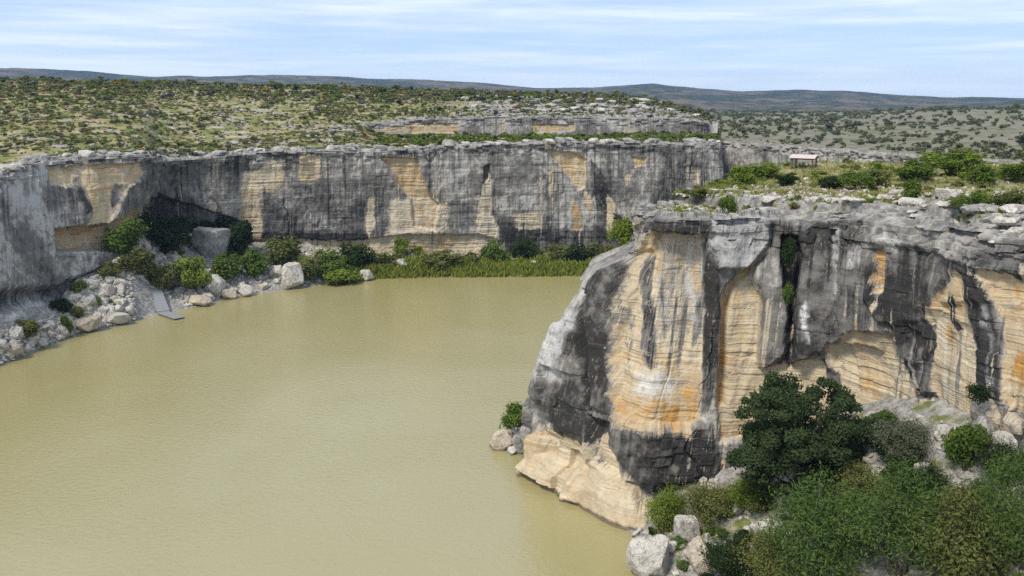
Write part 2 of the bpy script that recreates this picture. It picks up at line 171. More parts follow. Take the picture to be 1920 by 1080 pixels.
# ---------------------------------------------------------------- heights of the ground
def _polar_curve(pts, cols, n=800):
    S = spline(pts, n); a = az_of(S[:, 0], S[:, 1]); o = np.argsort(a)
    r = np.hypot(S[:, 0], S[:, 1])
    return a[o], r[o], [S[o, c] for c in cols]
_sa, _sr, _ = _polar_curve(FAR_SHORE, [])
_fa, _fr, (_fz,) = _polar_curve(FAR_FOOT, [2])
_ra, _rr, (_rz,) = _polar_curve([r[3:6] for r in FAR_CLIFF[:-2]], [2])
_da, _dr, _ = _polar_curve([r[3:5] for r in DISTANT_CLIFF[1:]], [])
_ba, _br, (_bz,) = _polar_curve([(r[3], r[4], r[2]) for r in BAND_CLIFF[:-1]], [2])
_bt = _polar_curve([(r[3], r[4], r[5]) for r in BAND_CLIFF[:-1]], [2])[2][0]
def bank_h(x, y):
    a, r = az_of(x, y), np.hypot(x, y)
    rs, rf, zf = np.interp(a, _sa, _sr), np.interp(a, _fa, _fr), np.maximum(np.interp(a, _fa, _fz), 1.5)
    t = (r - rs) / np.maximum(rf - rs, 4.0)
    n = fbm(x / 9.0, y / 9.0, 0, 5, 4) * 1.6 + np.abs(fbm(x / 3.0, y / 3.0, 0, 8, 3)) * 1.1
    z = np.where(t > 0, zf * np.clip(t, 0, 1.3) ** 0.85, t * 6.0)
    return z + n * sstep(-0.02, 0.35, t) * 0.9 + 0.25
SKY_AZ = np.radians([-40, -29.8, -21.5, -11.5, -2.2, 6.5, 8.8, 11.9, 12.9, 13.6])
SKY_Z = np.array([58.5, 57.4, 57.0, 55.2, 53.4, 51.6, 50.0, 44.2, 36.0, 26.0])
def plateau_h(x, y):
    a, r = az_of(x, y), np.hypot(x, y)
    rr, rz = np.interp(a, _ra, _rr), np.interp(a, _ra, _rz)
    zs = np.interp(a, SKY_AZ, SKY_Z); rs = np.interp(a, np.radians([-30, 0, 14]), [415, 405, 400])
    t = np.clip((r - rr) / (rs - rr), 0, 1)
    z1 = rz + (zs - rz) * (0.25 * t + 0.75 * t * t * (3 - 2 * t) * (0.75 + 0.25 * t))
    rb, zb, zt = np.interp(a, _ba, _br), np.interp(a, _ba, _bz) + 1.2, np.interp(a, _ba, _bt)
    t1, t2 = np.clip((r - rr) / (rb - rr), 0, 1), np.clip((r - rb) / (rs - rb), 0, 1)
    z2 = np.where(r < rb + 0.8, rz + (zb - rz) * t1 ** 1.5, zt + (zs - zt) * t2 ** 0.8)
    w = sstep(math.radians(-10.5), math.radians(-8.0), a)
    z = z1 * (1 - w) + z2 * w
    z = z - np.clip(r - rs, 0, 400) * 0.05
    z = z + fbm(x / 22.0, y / 22.0, 0, 21, 4) * 1.0 * sstep(0, 0.15, t)
    q = z / 1.3 + 0.25 * fbm(x / 30, y / 30, 0, 3, 2)        # thin limestone ledges
    step = (np.floor(q) + sstep(0.55, 0.95, q - np.floor(q)) - q) * 1.3
    z = z + step * 0.55 * (1 - 0.6 * sstep(0.2, 0.6, t))
    return z
_near_top = RBF([(15.4,111.5,36.8),(16.2,104,37),(18.2,101.6,37.1),(28,101,37.4),(33.5,99.5,37.5),(38,95,37.9),(41,87.5,38.2),(43.8,79,38.4),
    (48,69,38.5),(56,58,38.5),(67,49,38.5),(22,124,36.2),(31,140,35.6),(42,164,35.2),(54,165,37.5),(40,120,37.3),(52,130,38.2),(64,110,38.6),
    (70,140,38.4),(85,165,37.6),(60,85,39.2),(80,70,39.2),(110,110,38.6),(130,150,37)])
LEDGE = np.array([(26.,118.),(31.,108.5),(37.,103.),(42.,95.),(46.5,84.),(52.,72.),(62.,60.)])
def ledge_side(x, y):
    """Distance behind the upper ledge of the near plateau, negative in front of it."""
    x, y = np.asarray(x, float), np.asarray(y, float)
    S = spline(LEDGE, 120); best = np.full(x.shape, 1e9); sg = np.zeros(x.shape)
    T = np.gradient(S, axis=0)
    for (sx, sy), (tx, ty) in zip(S, T):
        d = np.hypot(x - sx, y - sy); m = d < best
        best = np.where(m, d, best); sg = np.where(m, np.sign(tx * (y - sy) - ty * (x - sx)), sg)
    return best * sg
def near_h(x, y):
    z = _near_top(x, y)
    sd = ledge_side(x, y) + 1.6 * fbm(x / 5.0, y / 5.0, 0, 12, 3)
    z = z + sstep(-0.15, 0.3, sd) * 1.6 - 0.75
    z = z + fbm(x / 6.0, y / 6.0, 0, 31, 4) * 0.55
    q = z / 0.45 + 0.4 * fbm(x / 12, y / 12, 0, 3, 2)
    z = z + (np.floor(q) + sstep(0.6, 0.95, q - np.floor(q)) - q) * 0.45 * 0.8
    return z
_talus = RBF([(14.2,94,0.2),(13.7,86,0.2),(12,75,-0.5),(9,60,-1),(20,90,3.2),(25,90,6.5),(20,80,2.5),(28,85,9),(34,82,13.5),(40,80,19.5),
    (46,70,20.5),(38,70,13.5),(30,70,8),(22,70,3),(36,50,10),(46,55,17),(25,50,3),(56,55,22),(5,80,-3),(5,98,-5),(28,95.5,8.5),(21,97.5,4.5),(36,91,15.5),(66,45,25),(40,36,12)])
def talus_h(x, y):
    return _talus(x, y) + fbm(x / 5.0, y / 5.0, 0, 41, 4) * 0.9 + np.abs(fbm(x / 1.8, y / 1.8, 0, 44, 3)) * 0.5
RIDGE_AZ = np.radians([-45, -36, -29.8, -26, -21.5, -17.5, -14.3, -11.5, -6, -2.2, 1.5, 5.3, 8.8, 10.4, 14.2, 17.6, 20.0, 22.1, 25.4, 29.8, 36, 45])
RIDGE_PY = np.array([140, 130, 127, 131, 143, 141, 141, 143, 149, 155, 164, 163, 156, 162, 172, 168, 170, 177, 183, 185, 180, 186])
RIDGE_R = 3900.0
R12 = math.radians(12)
def ground_h(x, y):
    a, r = az_of(x, y), np.hypot(x, y)
    b = (540 - np.interp(a, RIDGE_AZ, RIDGE_PY)) / 1663.0
    zr = 50 + RIDGE_R * (b * math.cos(R12) - math.sin(R12)) * np.cos(a) / (math.cos(R12) + b * math.sin(R12))
    z = 33.5 + fbm(x / 120, y / 120, 0, 50, 3) * 1.5 * sstep(300, 600, r) + fbm(x / 25, y / 25, 0, 51, 3) * 0.5
    # the low swell at the right of the plain
    z = z + 7.5 * sstep(math.radians(17), math.radians(27), a) * sstep(420, 800, r) * (1 - 0.5 * sstep(900, 1500, r))
    z = z - 14 * sstep(1150, 1700, r)
    t = np.clip((r - 1800) / (RIDGE_R - 1800), 0, 1)
    rough = fbm(x / 420, y / 420, 0, 60, 5, 0.55) * 34 * t * (1 - t) * 2 + fbm(x / 150, y / 150, 0, 63, 4) * 13 * sstep(0.05, 0.3, t) * (1 - 0.6 * t)
    z = z + (zr - 20) * t ** 1.5 + rough
    return z - np.clip(r - RIDGE_R, 0, 4000) * 0.03
# ---------------------------------------------------------------- mesh and material helpers
def mesh_from(name, V, F, smooth=False, attrs=None, uv=None):
    V = np.asarray(V, np.float32).reshape(-1, 3); F = np.asarray(F, np.int32); k = F.shape[1]
    me = bpy.data.meshes.new(name)
    me.vertices.add(len(V)); me.vertices.foreach_set('co', V.ravel())
    me.loops.add(F.size); me.loops.foreach_set('vertex_index', F.ravel())
    me.polygons.add(len(F)); me.polygons.foreach_set('loop_start', np.arange(0, F.size, k, dtype=np.int32))
    me.update(calc_edges=True)
    me.polygons.foreach_set('use_smooth', np.full(len(F), bool(smooth)))
    for n, a in (attrs or {}).items():
        a = np.asarray(a, np.float32)
        at = me.attributes.new(n, 'FLOAT', 'POINT'); at.data.foreach_set('value', a.ravel())
    if uv is not None:
        l = me.uv_layers.new(name='UVMap'); l.data.foreach_set('uv', np.asarray(uv, np.float32)[F.ravel()].ravel())
    me.validate()
    return me
def grid_faces(nr, nc, flip=False):
    i = np.arange(nr - 1)[:, None] * nc + np.arange(nc - 1)[None]
    q = np.stack([i, i + 1, i + nc + 1, i + nc], -1).reshape(-1, 4)
    return q[:, ::-1] if flip else q
def obj(name, me, mat, parent=None, loc=(0, 0, 0), rot=(0, 0, 0), scale=(1, 1, 1)):
    o = bpy.data.objects.new(name, me); COL.objects.link(o)
    if mat is not None and me is not None and not me.materials: me.materials.append(mat)
    o.location, o.rotation_euler, o.scale = loc, rot, scale
    if parent is not None: o.parent = parent
    return o
def tag(o, label, cat, group=None, kind=None):
    o['label'] = label; o['category'] = cat
    if group: o['group'] = group
    if kind: o['kind'] = kind
    return o
def empty(name, loc=(0, 0, 0), rz=0.0):
    o = bpy.data.objects.new(name, None); COL.objects.link(o); o.location = loc; o.rotation_euler = (0, 0, rz)
    o.empty_display_size = 0.2
    return o
class NT:
    """Small wrapper to wire shader nodes."""
    def __init__(self, name):
        self.m = bpy.data.materials.new(name); self.m.use_nodes = True
        self.t = self.m.node_tree; self.n = self.t.nodes; self.n.clear()
        self.out = self.n.new('ShaderNodeOutputMaterial')
    def link(self, a, b): self.t.links.new(a, b)
    def node(self, t, **k):
        n = self.n.new(t)
        for a, v in k.items(): setattr(n, a, v)
        return n
    def put(self, sock, v):
        if isinstance(v, (int, float)): sock.default_value = v
        elif isinstance(v, tuple): sock.default_value = v if len(v) != 3 or sock.type != 'RGBA' else (*v, 1)
        else: self.link(v, sock)
    def attr(self, name): return self.node('ShaderNodeAttribute', attribute_name=name).outputs['Fac']
    def coord(self, kind='Object', scale=(1, 1, 1), loc=(0, 0, 0)):
        c = self.node('ShaderNodeTexCoord'); m = self.node('ShaderNodeMapping')
        m.inputs['Scale'].default_value = scale; m.inputs['Location'].default_value = loc
        self.link(c.outputs[kind], m.inputs['Vector']); return m.outputs['Vector']
    def noise(self, vec, scale, detail=4, rough=0.55, dist=0.0):
        n = self.node('ShaderNodeTexNoise'); self.link(vec, n.inputs['Vector'])
        n.inputs['Scale'].default_value = scale; n.inputs['Detail'].default_value = detail
        n.inputs['Roughness'].default_value = rough; n.inputs['Distortion'].default_value = dist
        return n.outputs['Fac']
    def voro(self, vec, scale, feature='F1'):
        n = self.node('ShaderNodeTexVoronoi', feature=feature); self.link(vec, n.inputs['Vector']); n.inputs['Scale'].default_value = scale
        return n.outputs['Distance']
    def ramp(self, v, lo, hi, a=0.0, b=1.0):
        n = self.node('ShaderNodeMapRange', interpolation_type='SMOOTHSTEP'); self.put(n.inputs['Value'], v)
        n.inputs['From Min'].default_value = lo; n.inputs['From Max'].default_value = hi
        n.inputs['To Min'].default_value = a; n.inputs['To Max'].default_value = b
        return n.outputs['Result']
    def math(self, op, a, b=0.0, clamp=False):
        n = self.node('ShaderNodeMath', operation=op, use_clamp=clamp); self.put(n.inputs[0], a); self.put(n.inputs[1], b); return n.outputs[0]
    def mix(self, f, a, b, mode='MIX'):
        n = self.node('ShaderNodeMix', data_type='RGBA', blend_type=mode); self.put(n.inputs[0], f); self.put(n.inputs[6], a); self.put(n.inputs[7], b)
        return n.outputs[2]
    def bump(self, h, strength, dist, normal=None):
        n = self.node('ShaderNodeBump'); n.inputs['Strength'].default_value = strength; n.inputs['Distance'].default_value = dist
        self.link(h, n.inputs['Height'])
        if normal is not None: self.link(normal, n.inputs['Normal'])
        return n.outputs['Normal']
    def principled(self, col, rough=0.9, spec=0.2, normal=None, **k):
        b = self.node('ShaderNodeBsdfPrincipled'); self.put(b.inputs['Base Color'], col); self.put(b.inputs['Roughness'], rough)
        self.put(b.inputs['Specular IOR Level'], spec)
        if normal is not None: self.link(normal, b.inputs['Normal'])
        for a, v in k.items(): self.put(b.inputs[a], v)
        self.link(b.outputs['BSDF'], self.out.inputs['Surface']); return b

def limestone_wall(name, fine=1.0):
    """Canyon limestone: pale tan stone under a grey-black mineral varnish; the attributes say where the varnish has fallen away."""
    t = NT(name)
    uv = t.node('ShaderNodeUVMap').outputs['UV']
    def uvm(sx, sy):
        m = t.node('ShaderNodeMapping'); m.inputs['Scale'].default_value = (sx, sy, 1); t.link(uv, m.inputs['Vector']); return m.outputs['Vector']
    obj_c = t.coord('Object')
    drip = t.noise(uvm(1.3 * fine, 0.045), 1.0, 6, 0.62, 0.3)          # long vertical run-off streaks
    drip2 = t.noise(uvm(3.4 * fine, 0.11), 1.0, 5, 0.6, 0.2)
    strata = t.noise(uvm(0.07, 1.7 * fine), 1.0, 6, 0.62, 1.1)
    mott = t.noise(obj_c, 0.55 * fine, 6, 0.6)
    gran = t.noise(obj_c, 4.0 * fine, 5, 0.65)
    T, D, W, O = t.attr('tan'), t.attr('dark'), t.attr('white'), t.attr('rust')
    # varnish
    broad = t.noise(obj_c, 0.085 * fine, 4, 0.55); mask = t.ramp(t.noise(uvm(0.16, 0.05), 1.0, 4, 0.6), 0.38, 0.62)
    d = t.math('ADD', D, t.math('MULTIPLY', t.ramp(drip, 0.34, 0.68, -0.20, 0.20), t.math('ADD', t.math('MULTIPLY', mask, 0.8), 0.2)))
    d = t.math('ADD', d, t.ramp(mott, 0.3, 0.7, -0.20, 0.20)); d = t.math('ADD', d, t.ramp(broad, 0.36, 0.64, -0.24, 0.24), True)
    grey = t.mix(t.ramp(d, 0.02, 0.46), (0.44, 0.415, 0.375), (0.170, 0.158, 0.144))
    grey = t.mix(t.ramp(d, 0.44, 0.95), grey, (0.036, 0.034, 0.032))
    grey = t.mix(t.math('MULTIPLY', t.ramp(drip2, 0.60, 0.68, 0, 0.6), mask), grey, (0.47, 0.44, 0.39))
    grey = t.mix(t.ramp(strata, 0.62, 0.72, 0, 0.14), grey, (0.34, 0.31, 0.27))
    grey = t.mix(t.ramp(gran, 0.42, 0.75, 0, 0.32), grey, (0.06, 0.056, 0.052))
    grey = t.mix(t.ramp(t.noise(obj_c, 0.3 * fine, 5, 0.7), 0.58, 0.70, 0, 0.40), grey, (0.31, 0.25, 0.18))
    # bare stone
    tan = t.mix(t.ramp(broad, 0.38, 0.62), (0.42, 0.325, 0.195), (0.57, 0.475, 0.325))
    tan = t.mix(t.ramp(strata, 0.36, 0.66, 0.0, 0.6), tan, (0.63, 0.54, 0.39))
    tan = t.mix(t.ramp(mott, 0.48, 0.66, 0, 0.65), tan, (0.37, 0.31, 0.24))
    tan = t.mix(t.ramp(strata, 0.59, 0.66, 0, 0.36), tan, (0.27, 0.18, 0.095))
    tan = t.mix(t.ramp(drip2, 0.56, 0.72, 0, 0.45), tan, (0.64, 0.55, 0.42))
    tan = t.mix(t.math('MULTIPLY', t.ramp(drip, 0.56, 0.70, 0, 0.75), mask), tan, (0.20, 0.185, 0.17))
    tan = t.mix(t.ramp(gran, 0.50, 0.78, 0, 0.3), tan, (0.36, 0.29, 0.20))
    rust = t.mix(t.ramp(strata, 0.35, 0.7), (0.40, 0.19, 0.05), (0.56, 0.36, 0.13))
    of = t.math('MULTIPLY', t.math('ADD', O, t.ramp(t.noise(obj_c, 0.16 * fine, 4, 0.6), 0.50, 0.66, 0.0, 0.55)), t.ramp(t.noise(uvm(0.5, 0.35), 1.0, 6, 0.7), 0.36, 0.60), True)
    tan = t.mix(of, tan, rust)
    tf = t.math('ADD', T, t.ramp(drip2, 0.3, 0.7, -0.14, 0.14)); tf = t.math('ADD', tf, t.ramp(mott, 0.3, 0.7, -0.25, 0.25)); tf = t.math('ADD', tf, t.ramp(gran, 0.3, 0.7, -0.14, 0.14))
    wash = t.mix(t.ramp(strata, 0.4, 0.6), (0.30, 0.265, 0.22), (0.24, 0.215, 0.185))
    col = t.mix(t.ramp(tf, 0.22, 0.42), grey, wash)
    col = t.mix(t.ramp(tf, 0.40, 0.62), col, tan)
    wf = t.math('MULTIPLY', W, t.ramp(t.noise(obj_c, 1.1 * fine, 6, 0.7), 0.36, 0.56), True)
    col = t.mix(wf, col, (0.62, 0.61, 0.59))
    # crest: pale weathered stone with moss and rust spots
    crest = t.attr('crest')
    cc = t.mix(t.ramp(mott, 0.36, 0.62), (0.13, 0.124, 0.113), (0.37, 0.348, 0.31))
    cc = t.mix(t.ramp(t.noise(obj_c, 0.9, 5, 0.7), 0.52, 0.66, 0, 0.75), cc, (0.11, 0.105, 0.098))
    cc = t.mix(t.ramp(t.noise(obj_c, 0.35, 5, 0.7), 0.60, 0.72, 0, 0.6), cc, (0.33, 0.24, 0.15))
    col = t.mix(crest, col, cc)
    h = t.math('ADD', t.math('MULTIPLY', strata, t.math('ADD', t.math('MULTIPLY', T, 0.28), 0.10)), t.math('MULTIPLY', gran, 0.6)); h = t.math('ADD', h, t.math('MULTIPLY', mott, 0.9))
    pz = t.node('ShaderNodeSeparateXYZ'); t.link(t.node('ShaderNodeNewGeometry').outputs['Position'], pz.inputs[0])
    wet = t.ramp(t.math('ADD', pz.outputs['Z'], t.math('MULTIPLY', mott, -0.9)), -0.1, 0.35, 0.75, 0.0)      # the damp line the river leaves
    col = t.mix(wet, col, (0.075, 0.060, 0.038))
    t.principled(col, 0.92, 0.15, t.bump(h, 0.7, 0.30 / fine))
    return t.m

def rock_mat(name, a, b, c, scale=1.0):
    t = NT(name); o = t.coord('Object'); g = t.node('ShaderNodeNewGeometry').outputs['Position']
    n1, n2, n3 = t.noise(g, 0.45 * scale, 5, 0.6), t.noise(g, 2.2 * scale, 6, 0.65), t.noise(g, 9 * scale, 4, 0.6)
    rnd = t.node('ShaderNodeObjectInfo').outputs['Random']
    col = t.mix(t.ramp(n1, 0.35, 0.65), a, b); col = t.mix(t.ramp(n2, 0.50, 0.72, 0, 0.75), col, c)
    col = t.mix(t.math('MULTIPLY', rnd, 0.35), col, b)
    col = t.mix(t.ramp(n3, 0.45, 0.8, 0, 0.3), col, (0.09, 0.085, 0.08))
    n4 = t.noise(g, 1.1 * scale, 6, 0.7); col = t.mix(t.ramp(n4, 0.52, 0.62, 0, 0.55), col, (0.15, 0.138, 0.12))
    crack = t.voro(g, 0.9 * scale, 'DISTANCE_TO_EDGE'); col = t.mix(t.ramp(crack, 0.0, 0.035, 0.55, 0.0), col, (0.06, 0.055, 0.048))
    pz = t.node('ShaderNodeSeparateXYZ'); t.link(g, pz.inputs[0])
    col = t.mix(t.ramp(t.math('ADD', pz.outputs['Z'], t.math('MULTIPLY', n1, -0.6)), -0.15, 0.15, 0.65, 0.0), col, (0.075, 0.060, 0.038))
    t.principled(col, 0.93, 0.12, t.bump(t.math('ADD', t.math('ADD', n2, t.math('MULTIPLY', n3, 0.4)), t.math('MULTIPLY', n4, 0.8)), 0.8, 0.16 / scale))
    return t.m
def leaf_mat(name, a, b, c=None):
    t = NT(name); tint = t.attr('tint'); rnd = t.node('ShaderNodeObjectInfo').outputs['Random']
    k = t.math('ADD', t.math('MULTIPLY', tint, 0.7), t.math('MULTIPLY', rnd, 0.3))
    col = t.mix(k, a, b)
    if c: col = t.mix(t.ramp(tint, 0.90, 1.0, 0, 0.7), col, c)
    d = t.node('ShaderNodeBsdfDiffuse'); t.put(d.inputs['Color'], col)
    tr = t.node('ShaderNodeBsdfTranslucent'); t.put(tr.inputs['Color'], col)
    m = t.node('ShaderNodeMixShader'); m.inputs[0].default_value = 0.36
    t.link(d.outputs[0], m.inputs[1]); t.link(tr.outputs[0], m.inputs[2]); t.link(m.outputs[0], t.out.inputs['Surface'])
    return t.m
def scrub_ground(name, near=False):
    """Dry grassland: straw grass, green flushes and bare limestone."""
    t = NT(name); g = t.node('ShaderNodeNewGeometry').outputs['Position']; rock = t.attr('rock')
    s = 2.0 if near else 1.0
    n1, n2, n3, n4 = t.noise(g, 0.035 * s, 5, 0.6), t.noise(g, 0.16 * s, 6, 0.65), t.noise(g, 0.7 * s, 5, 0.65), t.noise(g, 3.0 * s, 4, 0.6)
    straw = t.mix(t.ramp(n3, 0.3, 0.7), (0.255, 0.205, 0.105), (0.385, 0.32, 0.18))
    green = t.mix(t.ramp(n3, 0.3, 0.7), (0.115, 0.135, 0.040), (0.215, 0.225, 0.078))
    col = t.mix(t.ramp(n2, 0.42, 0.60), straw, green)
    col = t.mix(t.ramp(n1, 0.5, 0.7, 0, 0.5), col, green)
    stone = t.mix(t.ramp(n3, 0.35, 0.7), (0.20, 0.19, 0.175), (0.44, 0.415, 0.37))
    rf = t.math('ADD', rock, t.ramp(n2, 0.3, 0.75, 0.35, -0.35)); rf = t.math('ADD', rf, t.ramp(n4, 0.3, 0.7, -0.15, 0.15))
    col = t.mix(t.ramp(rf, 0.45, 0.6), col, stone)
    col = t.mix(t.ramp(n4, 0.5, 0.8, 0, 0.35), col, (0.06, 0.06, 0.03))
    t.principled(col, 0.95, 0.05, t.bump(t.math('ADD', n3, t.math('MULTIPLY', n4, 0.5)), 0.8, 0.35))
    return t.m
def plain_ground(name):
    """The plain and the far hills: grey-green thorn scrub over pale soil."""
    t = NT(name); g = t.node('ShaderNodeNewGeometry').outputs['Position']; hill = t.attr('hill')
    n1, n2, n3 = t.noise(g, 0.004, 6, 0.62), t.noise(g, 0.025, 6, 0.65), t.noise(g, 0.14, 5, 0.65)
    soil = t.mix(t.ramp(n2, 0.35, 0.65), (0.20, 0.18, 0.135), (0.285, 0.26, 0.20))
    scrub = t.mix(t.ramp(n3, 0.35, 0.65), (0.105, 0.105, 0.062), (0.175, 0.170, 0.105))
    col = t.mix(t.ramp(t.math('ADD', n2, t.math('MULTIPLY', t.math('SUBTRACT', n3, 0.5), 0.9)), 0.40, 0.58), soil, scrub)
    far_a = t.mix(t.ramp(n1, 0.42, 0.58), (0.135, 0.105, 0.068), (0.034, 0.044, 0.028))
    far_b = t.mix(t.ramp(t.noise(g, 0.011, 7, 0.7), 0.44, 0.60, 0, 0.9), far_a, (0.022, 0.032, 0.018))
    far_b = t.mix(t.ramp(t.noise(g, 0.03, 6, 0.7), 0.54, 0.66, 0, 0.6), far_b, (0.20, 0.165, 0.11))
    col = t.mix(hill, col, far_b)
    t.principled(col, 0.95, 0.05, t.bump(n3, 0.6, 1.5))
    return t.m

M = {}
M['wall'] = limestone_wall('limestone_wall', 1.0)
M['wall_near'] = limestone_wall('limestone_wall_close', 1.6)
M['rock'] = rock_mat('pale_limestone', (0.43, 0.395, 0.34), (0.60, 0.555, 0.48), (0.31, 0.28, 0.24))
M['rock_grey'] = rock_mat('grey_limestone', (0.22, 0.207, 0.188), (0.41, 0.385, 0.345), (0.13, 0.122, 0.112))
M['rock_tan'] = rock_mat('tan_limestone', (0.42, 0.35, 0.26), (0.53, 0.45, 0.34), (0.30, 0.26, 0.21))
M['scrub'] = scrub_ground('dry_grassland')
M['scrub_near'] = scrub_ground('dry_grassland_close', True)
M['plain'] = plain_ground('scrub_plain')
M['leaf_olive'] = leaf_mat('olive_leaves', (0.095, 0.110, 0.032), (0.215, 0.225, 0.070), (0.24, 0.19, 0.11))
M['leaf_green'] = leaf_mat('green_leaves', (0.062, 0.108, 0.020), (0.165, 0.225, 0.042), (0.22, 0.22, 0.08))
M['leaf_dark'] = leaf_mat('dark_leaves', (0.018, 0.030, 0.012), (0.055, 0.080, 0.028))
M['leaf_grey'] = leaf_mat('grey_green_leaves', (0.085, 0.098, 0.058), (0.19, 0.205, 0.125))
M['leaf_gold'] = leaf_mat('golden_leaves', (0.22, 0.12, 0.022), (0.36, 0.22, 0.05))
M['leaf_lime'] = leaf_mat('bright_leaves', (0.105, 0.150, 0.022), (0.25, 0.31, 0.055))
M['leaf_brown'] = leaf_mat('bare_twigs', (0.095, 0.082, 0.070), (0.20, 0.175, 0.155))
M['leaf_dust'] = leaf_mat('dusty_leaves', (0.105, 0.115, 0.062), (0.185, 0.195, 0.115))
M['leaf_sage'] = leaf_mat('sage_leaves', (0.135, 0.150, 0.055), (0.285, 0.290, 0.120))
M['straw'] = leaf_mat('straw_grass', (0.22, 0.175, 0.075), (0.38, 0.31, 0.15))
M['reed'] = leaf_mat('reed_blades', (0.15, 0.205, 0.03), (0.36, 0.37, 0.07), (0.38, 0.24, 0.07))
def bark():
    t = NT('grey_bark'); g = t.coord('Object', (1, 1, 0.2)); n = t.noise(g, 14, 5, 0.65)
    t.principled(t.mix(t.ramp(n, 0.3, 0.7), (0.07, 0.058, 0.045), (0.19, 0.165, 0.135)), 0.95, 0.1, t.bump(n, 0.6, 0.04)); return t.m
M['bark'] = bark()
def water_mat():
    t = NT('muddy_water'); g = t.node('ShaderNodeNewGeometry').outputs['Position']
    m = t.node('ShaderNodeMapping'); m.inputs['Scale'].default_value = (1.0, 1.6, 1.0); m.inputs['Rotation'].default_value = (0, 0, 0.35); t.link(g, m.inputs['Vector'])
    w = m.outputs['Vector']
    silt = t.noise(g, 0.014, 4, 0.5, 0.6); gust = t.noise(w, 0.035, 4, 0.5, 0.8)
    r1, r2, r3 = t.noise(w, 0.9, 3, 0.55), t.noise(w, 2.6, 3, 0.6), t.noise(w, 7.0, 2, 0.6)
    h = t.math('ADD', t.math('MULTIPLY', r1, 0.9), t.math('MULTIPLY', r2, 0.42)); h = t.math('ADD', h, t.math('MULTIPLY', r3, 0.12))
    h = t.math('MULTIPLY', h, t.ramp(gust, 0.35, 0.65, 0.7, 1.0))
    col = t.mix(t.ramp(silt, 0.35, 0.65), (0.305, 0.262, 0.105), (0.338, 0.296, 0.140))
    t.principled(col, t.ramp(gust, 0.35, 0.65, 0.12, 0.15), 0.5, t.bump(h, 0.45, 0.25), IOR=1.75)
    return t.m
M['water'] = water_mat()
def plain_mat(name, a, b, rough, scale=6.0, metal=0.0):
    t = NT(name); o = t.coord('Object'); n = t.noise(o, scale, 5, 0.65)
    t.principled(t.mix(t.ramp(n, 0.3, 0.7), a, b), rough, 0.3, t.bump(n, 0.2, 0.01), Metallic=metal); return t.m
M['roof'] = plain_mat('pinkish_metal_roof', (0.50, 0.40, 0.34), (0.60, 0.50, 0.44), 0.6)
M['timber'] = plain_mat('brown_steel_post', (0.085, 0.058, 0.045), (0.12, 0.085, 0.065), 0.7)
M['deck'] = plain_mat('grey_weathered_deck', (0.20, 0.20, 0.205), (0.28, 0.28, 0.285), 0.8)
M['deck_dark'] = plain_mat('dark_float', (0.06, 0.06, 0.065), (0.09, 0.09, 0.095), 0.7)
M['alum'] = plain_mat('dull_aluminium', (0.42, 0.42, 0.43), (0.52, 0.52, 0.53), 0.45, metal=0.6)
# ---------------------------------------------------------------- the setting: water, ground, plateaus, cliffs
def struct(o, label, cat): return tag(o, label, cat, kind='structure')
def poly_sd(px, py, poly):
    """Signed distance to a polygon, positive inside."""
    P = np.asarray(poly, float); Q = np.roll(P, -1, 0)
    best = np.full(px.shape, 1e9); ins = np.zeros(px.shape, bool)
    for (ax, ay), (bx, by) in zip(P, Q):
        ex, ey = bx - ax, by - ay; wx, wy = px - ax, py - ay
        k = np.clip((wx * ex + wy * ey) / max(ex * ex + ey * ey, 1e-9), 0, 1)
        best = np.minimum(best, np.hypot(wx - ex * k, wy - ey * k))
        c = ((ay > py) != (by > py)) & (px < (bx - ax) * (py - ay) / ((by - ay) if abs(by - ay) > 1e-9 else 1e-9) + ax)
        ins ^= c
    return np.where(ins, best, -best)
def cells(U, Z, su, sz, seed):
    """Blocky steps: one value per joint-bounded block."""
    a = U / su + 0.55 * fbm(U / (su * 3), Z / (sz * 3), 0, seed, 2); b = Z / sz + 0.35 * fbm(U / (su * 5), Z / (sz * 4), 0, seed + 1, 2)
    ib = np.floor(b); ia = np.floor(a + 0.5 * (_hash(ib, ib * 0, ib * 0, seed + 5)))
    return _hash(ia, ib, ib * 0, seed + 2)
